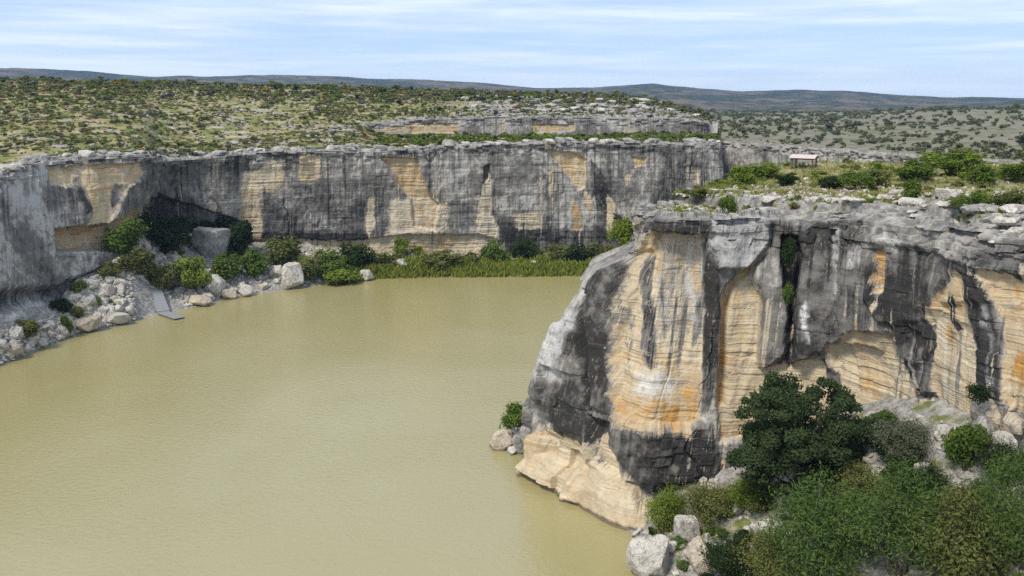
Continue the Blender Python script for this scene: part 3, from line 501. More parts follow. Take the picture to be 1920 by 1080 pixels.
def build_cliff(name, rows, nu, nv, stains, mat, seed, base_dark, fine, top_back=5.0, relief=1.0, corner=0.6, blocks=0.45, nose=0.0):
    u, v, U, X, Y, Z, N, C = cliff_base(rows, nu, nv)
    U = U.copy()
    Zr = C[:, 5][None]; below = Zr - Z
    # relief of the face: broad bays, vertical flutes, thin beds
    d = fbm(U / 14, Z / 18, 0, seed, 4) * 1.3 * relief
    d += fbm(U / 3.2, Z / 14, 0, seed + 3, 4) * 0.40 * relief
    ph = U / 8.5 + 0.7 * fbm(U / 20, Z / 30, 0, seed + 5, 2) + 0.10 * fbm(U / 3, Z / 4, 0, seed + 6, 3)          # upright corners between the joints
    tri = 1 - 2 * np.abs(ph - np.floor(ph) - 0.35 - 0.3 * _hash(np.floor(ph), np.floor(ph) * 0, np.floor(ph) * 0, seed + 8))
    d += (tri - 0.5) * 1.0 * (0.35 + 0.65 * _hash(np.floor(ph), np.floor(ph) * 0 + 3, np.floor(ph) * 0, seed + 9)) * relief * corner
    d += fbm(U / 1.1, Z / 2.4, 0, seed + 4, 4) * 0.22 * relief
    bed = fbm(U / 26, Z / 1.3, 0, seed + 7, 3, 0.5)
    d += bed * 0.16 * relief
    blk = (cells(U, Z, 4.6, 3.1, seed + 13) - 0.5) * 0.75 + (cells(U, Z, 1.6, 1.1, seed + 14) - 0.5) * 0.32
    # joints: narrow vertical cracks
    jn = np.abs(fbm(U / 7.0 + 0.25 * fbm(Z / 5, U / 9, 0, seed + 2, 3), Z / 40, 0, seed + 11, 2))
    d -= (1 - sstep(0, 0.035, jn)) * 0.7 * sstep(-0.1, 0.3, fbm(U / 12, Z / 10, 0, seed + 12, 2)) * relief * 0.8
    joint = (1 - sstep(0, 0.035, jn)) * 0.56 * sstep(-0.1, 0.3, fbm(U / 12, Z / 10, 0, seed + 12, 2)) * relief
    tan = np.zeros_like(U); dark = np.full_like(U, base_dark) + fbm(U / 10, Z / 25, 0, seed + 20, 3) * 0.25
    white = np.zeros_like(U); rust = np.zeros_like(U)
    wu = fbm(U * 0.9 * fine, Z * 0.10, 0, seed + 30, 4) * 0.9 / fine + fbm(U * 0.3, Z * 0.3, 0, seed + 31, 4) * 0.7
    wz = fbm(U * 0.8 * fine, Z * 0.25, 0, seed + 33, 4) * 0.8 + fbm(U * 2.3 * fine, Z * 0.05, 0, seed + 34, 3) * (1.1 if fine < 1.2 else 0.5)
    bed_loc = np.zeros_like(U)
    for poly, f in stains:
        P = np.asarray(poly); s = f.get('s', 0.5)
        lo, hi = P.min(0) - 3.5, P.max(0) + 3.5
        c0, c1 = np.searchsorted(u, [lo[0], hi[0]])
        if c1 - c0 < 2: continue
        sl = np.s_[:, c0:c1]
        sd = poly_sd(U[sl] + wu[sl] * 0.8, Z[sl] + wz[sl] * 0.55, poly)
        s = s * (1.7 if fine < 1.2 else 1.35); m = sstep(-s * 1.1, s * 1.1, sd)
        for arr, k in ((tan, 'T'), (dark, 'D'), (white, 'W'), (rust, 'O')):
            w = f.get(k, 0)
            if w: arr[sl] = arr[sl] + m * w
        if f.get('T', 0) > 0.3: bed_loc[sl] = np.maximum(bed_loc[sl], m) * f.get('B', 1.0) if 'B' in f else np.maximum(bed_loc[sl], m)
        if f.get('T', 0) < 0: tan[sl] = np.maximum(tan[sl], 0); bed_loc[sl] *= 1 - m * min(1.0, -f['T']) * (f['T'] < -0.55)
        if f.get('off'):
            so = f.get('os', 0.35); sh = sstep(-so, so, poly_sd(U[sl] + wu[sl] * 0.45, Z[sl] + wz[sl] * 0.22, poly))
            d[sl] += sh * f['off']
    zb = Z + 1.3 * fbm(U / 11, Z / 3.5, 0, seed + 39, 4) + 0.04 * U
    beds = (_hash(np.floor(zb / 0.62), np.floor(zb / 0.62) * 0, np.floor(zb / 0.62) * 0, seed + 40) - 0.5) * 0.22 + (_hash(np.floor(zb / 0.21), np.floor(zb) * 0, np.floor(zb) * 0, seed + 41) - 0.5) * 0.10
    d += bed_loc * beds * (0.5 + 0.5 * sstep(-0.2, 0.3, fbm(U / 6, Z / 4, 0, seed + 42, 3))) * relief      # bare stone shows its beds
    d += bed_loc * joint * 0.75
    d += nose * (cells(U, Z, 6.5, 5.2, seed + 15) - 0.5) * sstep(78, 66, U) * sstep(0.5, 3.0, below)
    d += (1 - bed_loc) * blk * blocks * relief * sstep(-0.35, 0.25, fbm(U / 11, Z / 8, 0, seed + 43, 3))
    run = fbm(U / 0.9 * fine ** 0.5, Z / 26, 0, seed + 46, 4); zone = sstep(0.1, 0.4, fbm(U / 17, Z / 22, 0, seed + 47, 3))
    tan += sstep(0.28, 0.48, run) * zone * 0.55 * (base_dark > 0.35)
    run2 = fbm(U / 0.8 * fine ** 0.5, Z / 30, 0, seed + 48, 4); zone2 = sstep(-0.1, 0.3, fbm(U / 14, Z / 20, 0, seed + 49, 3))
    tan -= sstep(0.25, 0.45, run2) * zone2 * 0.6 * bed_loc; dark += sstep(0.22, 0.42, run2) * zone2 * 0.35
    # crest: rounded edge, broken into blocks
    d -= (1 - sstep(0, 0.7, below)) * (0.25 + 0.5 * np.abs(fbm(U / 2.5, Z / 2, 0, seed + 50, 3)))
    d += (1 - sstep(1.2, 4.2, below + 1.2 * fbm(U / 5, Z / 3, 0, seed + 52, 2))) * (cells(U, Z, 2.1, 0.75, seed + 51) - 0.62) * 1.5 * (0.5 + 0.5 * relief)
    X2, Y2 = X + N[:, 0][None] * d, Y + N[:, 1][None] * d
    Z2 = Z + fbm(U / 2.2, Z / 2.2, 0, seed + 55, 3) * 0.15 * np.clip(below, 0, 1) - (1 - sstep(0, 0.8, below)) * 0.25
    crest = 0.9 * (1 - sstep(0.1, 1.3, below + fbm(U / 3.5, Z / 1.2, 0, seed + 58, 3) * 1.2))
    if top_back:
        nb = 14; k = (np.arange(1, nb + 1) / nb)[:, None] * top_back
        Xb = X2[-1][None] - N[:, 0][None] * k; Yb = Y2[-1][None] - N[:, 1][None] * k
        Ub = np.broadcast_to(u[None], Xb.shape)
        kb = np.broadcast_to(k, Ub.shape); q = fbm(Ub / 3.5, kb / 2.0 + 7, 0, seed + 61, 4) * 0.3 + (cells(Ub, kb, 2.0, 1.1, seed + 62) - 0.5) * 0.7
        Zb = Z2[-1][None] + 0.25 + q - sstep(0.6, 1.0, k / top_back) * 1.2
        X2, Y2, Z2 = np.vstack([X2, Xb]), np.vstack([Y2, Yb]), np.vstack([Z2, Zb]); U = np.vstack([U, Ub])
        pad = lambda a, x: np.vstack([a, np.full(Xb.shape, x)])
        tan, dark, white, rust, crest = pad(tan, 0), pad(dark, .2), pad(white, .0), pad(rust, 0), pad(crest, 1)
    V = np.stack([X2, Y2, Z2], -1).reshape(-1, 3)
    me = mesh_from(name, V, grid_faces(*X2.shape), False,
                   dict(tan=np.clip(tan, 0, 1), dark=np.clip(dark, 0, 1), white=np.clip(white, 0, 1), rust=np.clip(rust, 0, 1), crest=crest),
                   np.stack([U, Z2], -1).reshape(-1, 2))
    return obj(name, me, mat)

# water
V = []; nr, nc = 2, 2
me = mesh_from('water', [(-700, -200, 0), (900, -200, 0), (900, 900, 0), (-700, 900, 0)], [(0, 1, 2, 3)])
struct(obj('water', me, M['water']), 'calm olive-brown muddy river filling the canyon floor', 'river')
# river bed, the foot of everything
me = mesh_from('river_bed', [(-700, -200, -7), (900, -200, -7), (900, 900, -7), (-700, 900, -7)], [(0, 1, 2, 3)])
struct(obj('river_bed', me, M['rock_tan']), 'silty bed hidden under the muddy river', 'river bed')

# the plain and the far hills: one polar sheet out to the horizon
az = np.radians(np.linspace(-52, 52, 720)); k = np.linspace(0, 1, 330)
r_in = np.where(az > _da[0], np.interp(az, _da, _dr) + 2.5, 520.0)
r_in = np.where(az > _da[-1], 150.0, r_in)
RR = r_in[None] * (6500.0 / r_in[None]) ** (k[:, None])
X, Y = RR * np.sin(az)[None], RR * np.cos(az)[None]
Z = ground_h(X, Y)
Z = np.where(RR < r_in[None] + 3.0, np.minimum(Z, 33.4), Z)
Z = np.where((az[None] < math.radians(12.0)) & (RR < 640), np.minimum(Z, 30), Z)
hill = sstep(1150, 1700, RR + fbm(X / 130, Y / 130, 0, 70, 3) * 260)
me = mesh_from('ground', np.stack([X, Y, Z], -1).reshape(-1, 3), grid_faces(*X.shape), True, dict(hill=hill))
struct(obj('ground', me, M['plain']), 'grey-green scrub plain running back to the long blue hills', 'plain')

# far plateau behind the main wall
az = np.radians(np.linspace(-40, 12.95, 700)); k = np.linspace(0, 1, 300) ** 1.35
r0 = np.interp(az, _ra, _rr) + 1.5; RR = r0[None] + (620 - r0[None]) * k[:, None]
X, Y = RR * np.sin(az)[None], RR * np.cos(az)[None]
Z = plateau_h(X, Y) - 0.15
inr = RR - np.interp(az, _ra, _rr)[None]
rb = np.interp(az, _ba, _br)[None]; aa = np.broadcast_to(az[None], X.shape)
rock = 0.18 + 0.55 * (1 - sstep(3, 26, inr)) + 0.15 * fbm(X / 14, Y / 14, 0, 80, 3)
rubble = sstep(math.radians(-5), math.radians(0), aa) * (RR > rb) * (1 - sstep(55, 75, RR - rb))
rock = rock + 0.45 * rubble - 0.35 * (aa > math.radians(-9)) * (RR < rb) * sstep(10, 25, inr)
gz = np.abs(np.gradient(Z, axis=0)) / np.maximum(np.gradient(RR, axis=0), 0.2)
rock = np.clip(rock + 0.6 * sstep(0.18, 0.5, gz), 0, 1.2)
Z[:, -1] = -5
me = mesh_from('plateau_far', np.stack([X, Y, Z], -1).reshape(-1, 3), grid_faces(*X.shape), True, dict(rock=rock))
struct(obj('plateau_far', me, M['scrub']), 'grassy limestone plateau sloping up behind the long canyon wall', 'plateau')

# talus bank along the far shore
az = np.radians(np.linspace(-42, 17, 620)); k = np.linspace(-0.35, 1.25, 90)
rs, rf = np.interp(az, _sa, _sr), np.interp(az, _fa, _fr); RR = rs[None] + np.maximum(rf - rs, 4.0)[None] * k[:, None]
X, Y = RR * np.sin(az)[None], RR * np.cos(az)[None]; Z = bank_h(X, Y)
rock = np.broadcast_to(0.85 - 0.55 * sstep(math.radians(-18), math.radians(-9), az)[None], X.shape) + 0.25 * fbm(X / 5, Y / 5, 0, 90, 3)
me = mesh_from('bank', np.stack([X, Y, Z], -1).reshape(-1, 3), grid_faces(*X.shape), True, dict(rock=rock))
struct(obj('bank', me, M['scrub_near']), 'rubble bank between the far wall and the river', 'river bank')

# near plateau
nu, nv = 330, 190
front = spline([r[3:5] for r in NEAR_CLIFF[4:]] + [(90, 30)], nu)
back = spline([NEAR_CLIFF[4][3:5], NEAR_CLIFF[3][3:5], NEAR_CLIFF[2][3:5], NEAR_CLIFF[1][3:5], NEAR_CLIFF[0][3:5], (60, 172), (85, 172), (112, 160), (140, 130), (160, 90), (170, 50)], nu)
L = np.concatenate([[0], np.cumsum(np.linalg.norm(np.diff(back, axis=0), axis=1))]); L /= L[-1]
Lf = np.concatenate([[0], np.cumsum(np.linalg.norm(np.diff(front, axis=0), axis=1))]); Lf /= Lf[-1]
tt = np.linspace(0, 1, nu)
front = np.stack([np.interp(tt, Lf, front[:, i]) for i in (0, 1)], 1); back = np.stack([np.interp(tt, L, back[:, i]) for i in (0, 1)], 1)
kk = (np.linspace(0, 1, nv) ** 1.5)[:, None]
X, Y = front[:, 0][None] * (1 - kk) + back[:, 0][None] * kk, front[:, 1][None] * (1 - kk) + back[:, 1][None] * kk
fd = np.hypot(X - front[:, 0][None], Y - front[:, 1][None])
bd = np.hypot(X - back[:, 0][None], Y - back[:, 1][None])
Z = near_h(X, Y) - 0.5 * (1 - sstep(0.3, 2.0, fd)) - 14 * (1 - sstep(0.0, 2.5, bd)) * (tt > 0.05)[None]
sdl = ledge_side(X, Y)
rock = 0.92 - 0.62 * sstep(-1, 12, sdl + 3 * fbm(X / 8, Y / 8, 0, 95, 3)) - 0.35 * sstep(22, 40, sdl) + 0.3 * fbm(X / 4, Y / 4, 0, 96, 3)
rock = np.where(sdl < -1, np.maximum(rock, 0.6), rock)
me = mesh_from('plateau_near', np.stack([X, Y, Z], -1).reshape(-1, 3), grid_faces(*X.shape), False, dict(rock=np.clip(rock, 0, 1.2)))
struct(obj('plateau_near', me, M['scrub_near']), 'brushy limestone table on top of the stained cliff', 'plateau')

# talus slope under the near wall
xs, ys = np.linspace(-2, 74, 300), np.linspace(26, 104, 300); X, Y = np.meshgrid(xs, ys); Z = talus_h(X, Y)
rock = 0.75 + 0.5 * fbm(X / 6, Y / 6, 0, 97, 3)
me = mesh_from('slope', np.stack([X, Y, Z], -1).reshape(-1, 3), grid_faces(*X.shape), True, dict(rock=rock))
struct(obj('slope', me, M['scrub_near']), 'bushy rubble slope under the stained cliff', 'slope')

# the walls
struct(build_cliff('cliff_far', FAR_CLIFF, 1250, 190, FAR_STAINS, M['wall'], 100, 0.44, 1.0), 'long grey canyon wall with pale stains across the river', 'cliff')
struct(build_cliff('cliff_near', NEAR_CLIFF, 1150, 330, NEAR_STAINS, M['wall_near'], 300, 0.46, 1.5, 2.2, 0.9, 1.0, 1.0, 1.5), 'tall tan and black streaked cliff at the river bend', 'cliff')
struct(build_cliff('cliff_upper', BAND_CLIFF, 620, 26, BAND_STAINS, M['wall'], 500, 0.42, 1.2, 2.0, 0.35), 'low grey ledge cliff above the long canyon wall', 'cliff')
struct(build_cliff('cliff_distant', DISTANT_CLIFF, 620, 90, [], M['wall'], 600, 0.30, 0.8, 3.5, 0.8), 'low pale canyon wall beyond the picnic shelter', 'cliff')
# where single plants and rocks stand: (kind, x, y, z, width, height, label)
BUSHES = [
('green', -109.92, 220.63, 9.18, 11.06, 6.74, 'low green bush in the cave mouth at the left of the far bank'),
('green', -93.59, 212.07, 12.47, 9.32, 8.8, 'tall rounded green bush under the orange overhang'),
('dark', -92.23, 231.34, 10.36, 12.13, 11.0, 'dark tree in the deep corner behind the green bush'),
('olive', -90.36, 210.04, 8.68, 9.01, 5.79, 'olive bush at the foot of the tall green bush under the overhang'),
('dark', -88.03, 259.1, 11.67, 17.29, 6.92, 'wide dark thicket behind the big flat-topped boulder'),
('dark', -76.77, 247.78, 7.05, 8.46, 9.97, 'dark bush beside the right end of the big flat-topped boulder'),
('lime', -80.86, 219.8, 2.66, 8.92, 7.84, 'bright green shrub in front of the big flat-topped boulder'),
('olive', -86.87, 214.1, 4.51, 7.9, 6.05, 'olive shrub just above the boat dock'),
('green', -76.05, 230.53, 3.96, 8.76, 6.22, 'green shrub right of the bright one below the big boulder'),
('green', -69.97, 235.89, 3.41, 8.67, 6.65, 'green shrub between the big boulder and the pale pyramid rock'),
('olive', -64.38, 246.01, 4.2, 11.43, 7.82, 'broad olive bush against the pale foot of the far wall'),
('olive', -56.44, 240.88, 1.59, 8.86, 6.2, 'olive bush just right of the pale pyramid rock'),
('green', -50.68, 244.6, 1.39, 9.9, 6.9, 'green bush left of the dark one along the far shore'),
('dark', -44.94, 251.36, 1.66, 9.54, 8.62, 'dense dark green bush midway along the far shore'),
('lime', -47.49, 241.58, -0.38, 10.68, 4.45, 'low bright green clump at the water edge of the far shore'),
('lime', -33.43, 263.29, 3.29, 5.14, 5.79, 'small lime tree standing against the pale foot of the far wall'),
('olive', -36.08, 254.0, 1.11, 7.78, 5.29, 'olive bush below the small lime tree'),
('olive', -20.03, 255.62, 1.14, 12.2, 5.63, 'wide olive bush by the white rock under the far wall'),
('green', -5.4, 259.64, 1.31, 8.58, 7.31, 'feathery green bush below the white stain of the far wall'),
('dark', 4.02, 263.27, 1.34, 8.37, 8.37, 'dark brown-green bush above the reeds'),
('olive', 13.7, 263.54, 0.97, 8.38, 6.45, 'olive bush right of the dark one above the reeds'),
('dark', 19.96, 261.04, 1.07, 7.98, 6.71, 'dark bush behind the reeds near the stained cliff'),
('olive', 26.26, 260.18, 1.21, 7.96, 7.0, 'olive bush half hidden by the nose of the stained cliff'),
('olive', -98.44, 174.27, 2.82, 4.99, 3.69, 'olive bush on the pale apron at the left edge'),
('dark', -98.23, 188.55, 3.98, 4.67, 3.73, 'dark little bush beside the pale apron'),
('green', -95.24, 184.01, 0.14, 2.52, 4.81, 'narrow green bush at the water end of the pale apron'),
('green', -97.53, 196.14, 7.42, 4.1, 2.66, 'small green bush on the upper rubble of the far bank'),
('olive', -94.49, 204.91, 9.11, 5.03, 3.27, 'small olive bush on top of the pale rubble'),
('olive', -12.62, 257.74, 1.2, 6.31, 3.78, 'low olive bush left of the feathery green bush'),
('green', -40.74, 256.18, 1.98, 5.64, 4.07, 'low green bush right of the dense dark one'),
('lime', 17.28, 92.81, 1.79, 4.0, 5.09, 'bright feathery shrub at the cliff foot by the water'),
('olive', 22.14, 90.69, 4.5, 6.49, 3.9, 'olive brush below the black foot of the stained cliff'),
('lime', 25.96, 87.95, 7.42, 5.13, 3.19, 'yellow-green shrub left of the big dark tree'),
('grey', 37.24, 79.51, 16.08, 5.92, 3.88, 'grey-green bush against the cream cliff right of the big tree'),
('green', 40.44, 74.2, 17.67, 3.15, 4.29, 'bright green bush below the stacked blocks'),
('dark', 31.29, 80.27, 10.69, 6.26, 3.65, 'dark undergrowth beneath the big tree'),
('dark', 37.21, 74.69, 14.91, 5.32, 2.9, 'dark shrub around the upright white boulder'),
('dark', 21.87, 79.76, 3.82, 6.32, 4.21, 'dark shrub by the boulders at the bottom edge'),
('wisp', 27.74, 73.6, 7.18, 11.19, 9.24, 'large feathery green bush at the bottom, just right of the boulders'),
('wisp', 33.55, 69.64, 10.2, 9.65, 8.27, 'large feathery green bush in the middle of the bottom thicket'),
('olive', 35.86, 64.39, 11.6, 7.68, 8.11, 'tall olive bush right of the middle of the bottom thicket'),
('wisp', 39.15, 63.15, 14.02, 7.08, 9.16, 'tall feathery bush in the bottom right corner'),
('dark', 42.4, 71.52, 17.97, 4.61, 3.23, 'dark bush under the stacked blocks at the right edge'),
('olive', 33.32, 77.82, 12.45, 5.55, 3.53, 'olive shrub between the big tree and the bottom thicket'),
('olive', 24.25, 76.39, 5.42, 5.56, 4.55, 'brownish olive shrub among the boulders at the bottom edge'),
('green', 26.11, 106.75, 36.54, 2.32, 2.19, 'green bush on the bare rock at the front edge of the near table'),
('olive', 25.32, 119.39, 37.36, 3.16, 1.29, 'low olive bush near the tip of the near table'),
('lime', 41.66, 147.95, 37.14, 5.85, 2.66, 'bright thicket at the back left of the near table'),
('lime', 36.0, 139.53, 36.87, 3.85, 2.85, 'bright bush at the very left of the near table thicket'),
('green', 44.94, 116.05, 38.74, 3.9, 2.09, 'green bush in front of the picnic shelter, to its right'),
('olive', 47.71, 116.89, 38.79, 3.79, 2.39, 'olive bush right of the green one past the shelter'),
('green', 55.45, 123.03, 39.15, 5.16, 2.65, 'dense green bush on the middle of the near table'),
('lime', 63.55, 128.66, 39.2, 7.7, 3.39, 'largest bright bush on the horizon of the near table'),
('green', 59.32, 112.12, 39.52, 4.44, 2.42, 'dark green bush below the largest bright one'),
('olive', 49.11, 86.77, 39.49, 3.35, 1.78, 'olive bush at the right edge of the near table'),
('green', 46.79, 88.38, 39.52, 2.34, 1.49, 'low green bush left of the olive one at the right edge'),
('green', 45.13, 99.71, 39.12, 2.64, 2.28, 'round green bush beside the tilted slab'),
('green', 45.19, 88.87, 39.08, 2.25, 1.5, 'round bush just below the white block'),
('green', 66.51, 117.42, 39.44, 4.22, 2.39, 'green bush at the right edge behind the rocks'),
('dark', 43.04, 119.49, 38.42, 3.59, 1.72, 'dark low bush in front of the shelter'),
('dark', 38.74, 125.35, 38.15, 3.31, 1.65, 'dark low bush in the thicket left of the shelter'),
('lime', 14.57, 116.09, 30.53, 3.11, 3.82, 'leafy green bush perched on the nose of the stained cliff'),
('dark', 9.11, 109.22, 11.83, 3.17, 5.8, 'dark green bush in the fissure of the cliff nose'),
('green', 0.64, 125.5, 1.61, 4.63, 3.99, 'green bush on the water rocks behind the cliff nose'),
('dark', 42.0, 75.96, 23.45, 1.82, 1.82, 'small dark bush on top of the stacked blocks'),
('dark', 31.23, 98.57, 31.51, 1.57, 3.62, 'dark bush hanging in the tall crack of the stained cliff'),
('green', 31.07, 97.57, 27.41, 1.32, 2.41, 'small bush lower in the tall crack of the stained cliff')]
ROCKS = [
('grey', -83.86, 242.14, 8.21, 10.63, 7.38, 'big flat-topped grey boulder on the far bank'),
('rock', -59.98, 235.84, 0.85, 8.11, 5.79, 'pale pyramid rock at the far shore'),
('rock', -69.38, 225.73, -0.06, 4.45, 2.78, 'round cream boulder at the water edge'),
('tan', -77.34, 214.54, 0.08, 5.83, 2.38, 'low tan boulder at the water right of the dock'),
('tan', -72.58, 222.2, 0.02, 4.38, 2.46, 'small tan boulder left of the round cream one'),
('rock', -41.13, 246.39, -0.13, 5.44, 3.02, 'pale boulder at the water beside the bright clump'),
('rock', -21.89, 255.46, 1.19, 4.07, 3.44, 'white rock in the wide olive bush'),
('rock', -31.75, 254.28, 1.41, 5.29, 3.42, 'pale rock under the small lime tree'),
('rock', 6.3, 257.52, 1.46, 3.15, 2.21, 'little pale rock above the reeds'),
('rock', -63.98, 238.21, 2.42, 4.38, 3.21, 'pale boulder touching the pyramid rock'),
('rock', -76.16, 222.58, 1.59, 6.03, 4.66, 'steep pale outcrop above the low tan boulder'),
('rock', -89.43, 195.02, 0.9, 5.32, 1.93, 'long pale boulder at the water left of the dock'),
('tan', -93.61, 189.71, 0.73, 5.89, 2.35, 'broad tan slab rock at the water below the rubble'),
('rock', 14.78, 86.85, 0.45, 4.58, 3.67, 'large pale boulder at the water, bottom of the picture'),
('rock', 19.1, 89.54, 2.83, 3.16, 2.58, 'white round boulder beside the feathery shrub'),
('tan', 19.49, 84.07, 2.67, 3.65, 2.66, 'cream boulder right of the largest one at the bottom'),
('rock', 37.46, 75.57, 15.58, 1.76, 2.05, 'upright white boulder in the thicket'),
('grey', 26.7, 89.76, 8.08, 2.67, 1.97, 'grey boulder left of the trunk of the big tree'),
('grey', 24.58, 88.97, 6.0, 2.31, 1.27, 'flat grey boulder under the yellow-green shrub'),
('rock', 25.91, 82.63, 7.18, 2.37, 1.19, 'flat pale boulder on the bushy slope'),
('rock', 24.25, 80.16, 5.51, 1.79, 2.64, 'narrow white boulder at the bottom, beside the dark shrub'),
('tan', 43.54, 76.93, 20.66, 2.94, 2.74, 'tilted tan block on top of the pile at the right edge'),
('grey', 42.06, 74.84, 19.06, 2.68, 3.35, 'tall grey block at the left of the pile'),
('rock', 43.24, 73.47, 19.79, 2.44, 1.6, 'pale block in the middle of the pile'),
('tan', 44.83, 74.45, 20.99, 2.37, 1.9, 'tan block at the right end of the pile'),
('grey', 42.55, 73.01, 18.88, 2.81, 1.4, 'low grey block at the foot of the pile'),
('rock', 43.31, 71.68, 18.87, 1.84, 1.38, 'small pale block at the lower right of the pile'),
('rock', 39.33, 62.33, 13.83, 2.06, 0.99, 'pale boulder in the bottom right corner'),
('tan', -1.41, 122.59, 0.07, 3.6, 2.66, 'rounded cream rock on the water behind the cliff nose'),
('tan', -2.51, 122.77, -0.0, 1.88, 1.1, 'small brown-edged rock at the tip of the water rocks'),
('grey', 1.16, 121.19, -0.02, 2.64, 2.33, 'grey rock between the cream rock and the cliff nose'),
('rock', 0.15, 120.6, -0.1, 2.32, 0.93, 'flat little rock in the water by the cliff nose'),
('grey', 2.7, 120.97, 1.39, 3.09, 3.09, 'grey block leaning on the cliff nose above the water'),
('grey', 0.96, 125.0, 0.79, 2.39, 1.91, 'dark rock under the green bush on the water rocks'),
('rock', 47.99, 97.7, 39.23, 2.59, 1.18, 'white squared block on the near table'),
('rock', 47.02, 107.08, 38.57, 3.86, 0.77, 'tilted pale slab on the near table'),
('rock', 43.09, 102.24, 38.67, 2.46, 0.62, 'thin pale slab left of the tilted one'),
('rock', 46.4, 83.3, 38.63, 3.53, 0.71, 'long pale slab at the right edge of the ledge'),
('rock', 45.1, 78.52, 37.7, 2.39, 1.15, 'pale block on the lower shelf at the right edge')]
# ---------------------------------------------------------------- builders: leaves, stems, rocks
def leaf_cloud(rng, C, nrm, size, slim=0.55, droop=0.0):
    """One small folded leaf spray (two triangles) at each point of C."""
    n = len(C)
    a = rng.normal(size=(n, 3)); a -= nrm * (a * nrm).sum(1, keepdims=True) * 0.6
    a /= np.linalg.norm(a, axis=1, keepdims=True); b = np.cross(nrm, a); b /= np.maximum(np.linalg.norm(b, axis=1, keepdims=True), 1e-6)
    s = (size * rng.uniform(0.6, 1.35, n))[:, None]
    a, b = a * s, b * s * slim
    V = np.stack([C - a, C + b - nrm * s * 0.15, C + a, C - b - nrm * s * 0.15], 1)
    F = np.arange(4 * n).reshape(n, 4)
    return V.reshape(-1, 3), F
def crown_points(rng, n, lobes, rx, rz, base, hollow=0.55, ragged=0.25, flat=1.0):
    """Leaf positions spread over uneven lobes inside an ellipsoid (unit-ish crown, base at z = 0)."""
    L = []
    while len(L) < lobes:
        p = rng.uniform(-1, 1, 3)
        if np.linalg.norm(p) > 1 or np.linalg.norm(p) < 0.25: continue
        q = np.array([p[0] * rx * 0.72, p[1] * rx * 0.72, base + rz * (0.5 + 0.36 * p[2])])
        L.append((q, rng.uniform(0.20, 0.40) * rx * (1.15 - 0.25 * p[2])))
    w = np.array([r for _, r in L]) ** 2; w /= w.sum()
    k = rng.choice(len(L), n, p=w)
    cen = np.array([q for q, _ in L])[k]; rad = np.array([r for _, r in L])[k]
    d = rng.normal(size=(n, 3)); d /= np.linalg.norm(d, axis=1, keepdims=True)
    rr = rad * (hollow + (1 - hollow) * rng.uniform(0, 1, n) ** 0.5) * (1 + ragged * rng.normal(size=n))
    P = cen + d * rr[:, None] * np.array([1, 1, flat])
    P[:, 2] = np.maximum(P[:, 2], 0.01)
    nr = d + rng.normal(size=(n, 3)) * 0.55; nr[:, 2] += 0.25; nr /= np.linalg.norm(nr, axis=1, keepdims=True)
    lob = rng.uniform(0, 1, len(L))[k]
    return P, nr, lob, L
def tube(path, radii, sides=5):
    P = np.asarray(path, float); V = []; F = []
    for i, p in enumerate(P):
        t = P[min(i + 1, len(P) - 1)] - P[max(i - 1, 0)]; t /= max(np.linalg.norm(t), 1e-6)
        a = np.cross(t, [0.3, 0.9, 0.2]); a /= np.linalg.norm(a); b = np.cross(t, a)
        for k in range(sides):
            w = 2 * math.pi * k / sides; V.append(p + (a * math.cos(w) + b * math.sin(w)) * radii[i])
    for i in range(len(P) - 1):
        for k in range(sides):
            F.append((i * sides + k, i * sides + (k + 1) % sides, (i + 1) * sides + (k + 1) % sides, (i + 1) * sides + k))
    return np.array(V), np.array(F)
def merge(parts):
    Vs, Fs, o = [], [], 0
    for V, F in parts: Vs.append(V); Fs.append(F + o); o += len(V)
    return np.vstack(Vs), np.vstack(Fs)
def bush_meshes(seed, n, leaf, lobes=14, rx=0.5, rz=1.0, base=0.0, hollow=0.55, ragged=0.22, slim=0.55, stems=6, up=0.0):
    rng = np.random.default_rng(seed)
    P, nr, lob, L = crown_points(rng, n, lobes, rx, rz, base, hollow, ragged)
    if up: nr = nr * (1 - up) + np.array([0, 0, 0.0]); nr /= np.linalg.norm(nr, axis=1, keepdims=True)
    V, F = leaf_cloud(rng, P, nr, leaf, slim)
    tint = np.repeat(np.clip(0.55 * lob + 0.45 * rng.uniform(0, 1, n), 0, 1), 4)
    crown = mesh_from('crown', V, F, False, dict(tint=tint))
    parts = []
    for q, r in L[:stems]:
        s = np.array([q[0] * 0.12, q[1] * 0.12, -0.08]); m = (s + q) / 2 + rng.normal(size=3) * 0.04
        parts.append(tube([s, m, q], [0.022, 0.014, 0.005], 4))
    stem = mesh_from('stem', *merge(parts), True)
    return crown, stem
ICO = {}
def ico(sub):
    if sub not in ICO:
        bm = bmesh.new(); bmesh.ops.create_icosphere(bm, subdivisions=sub, radius=1.0)
        ICO[sub] = (np.array([v.co[:] for v in bm.verts]), np.array([[v.index for v in f.verts] for f in bm.faces])); bm.free()
    return ICO[sub]
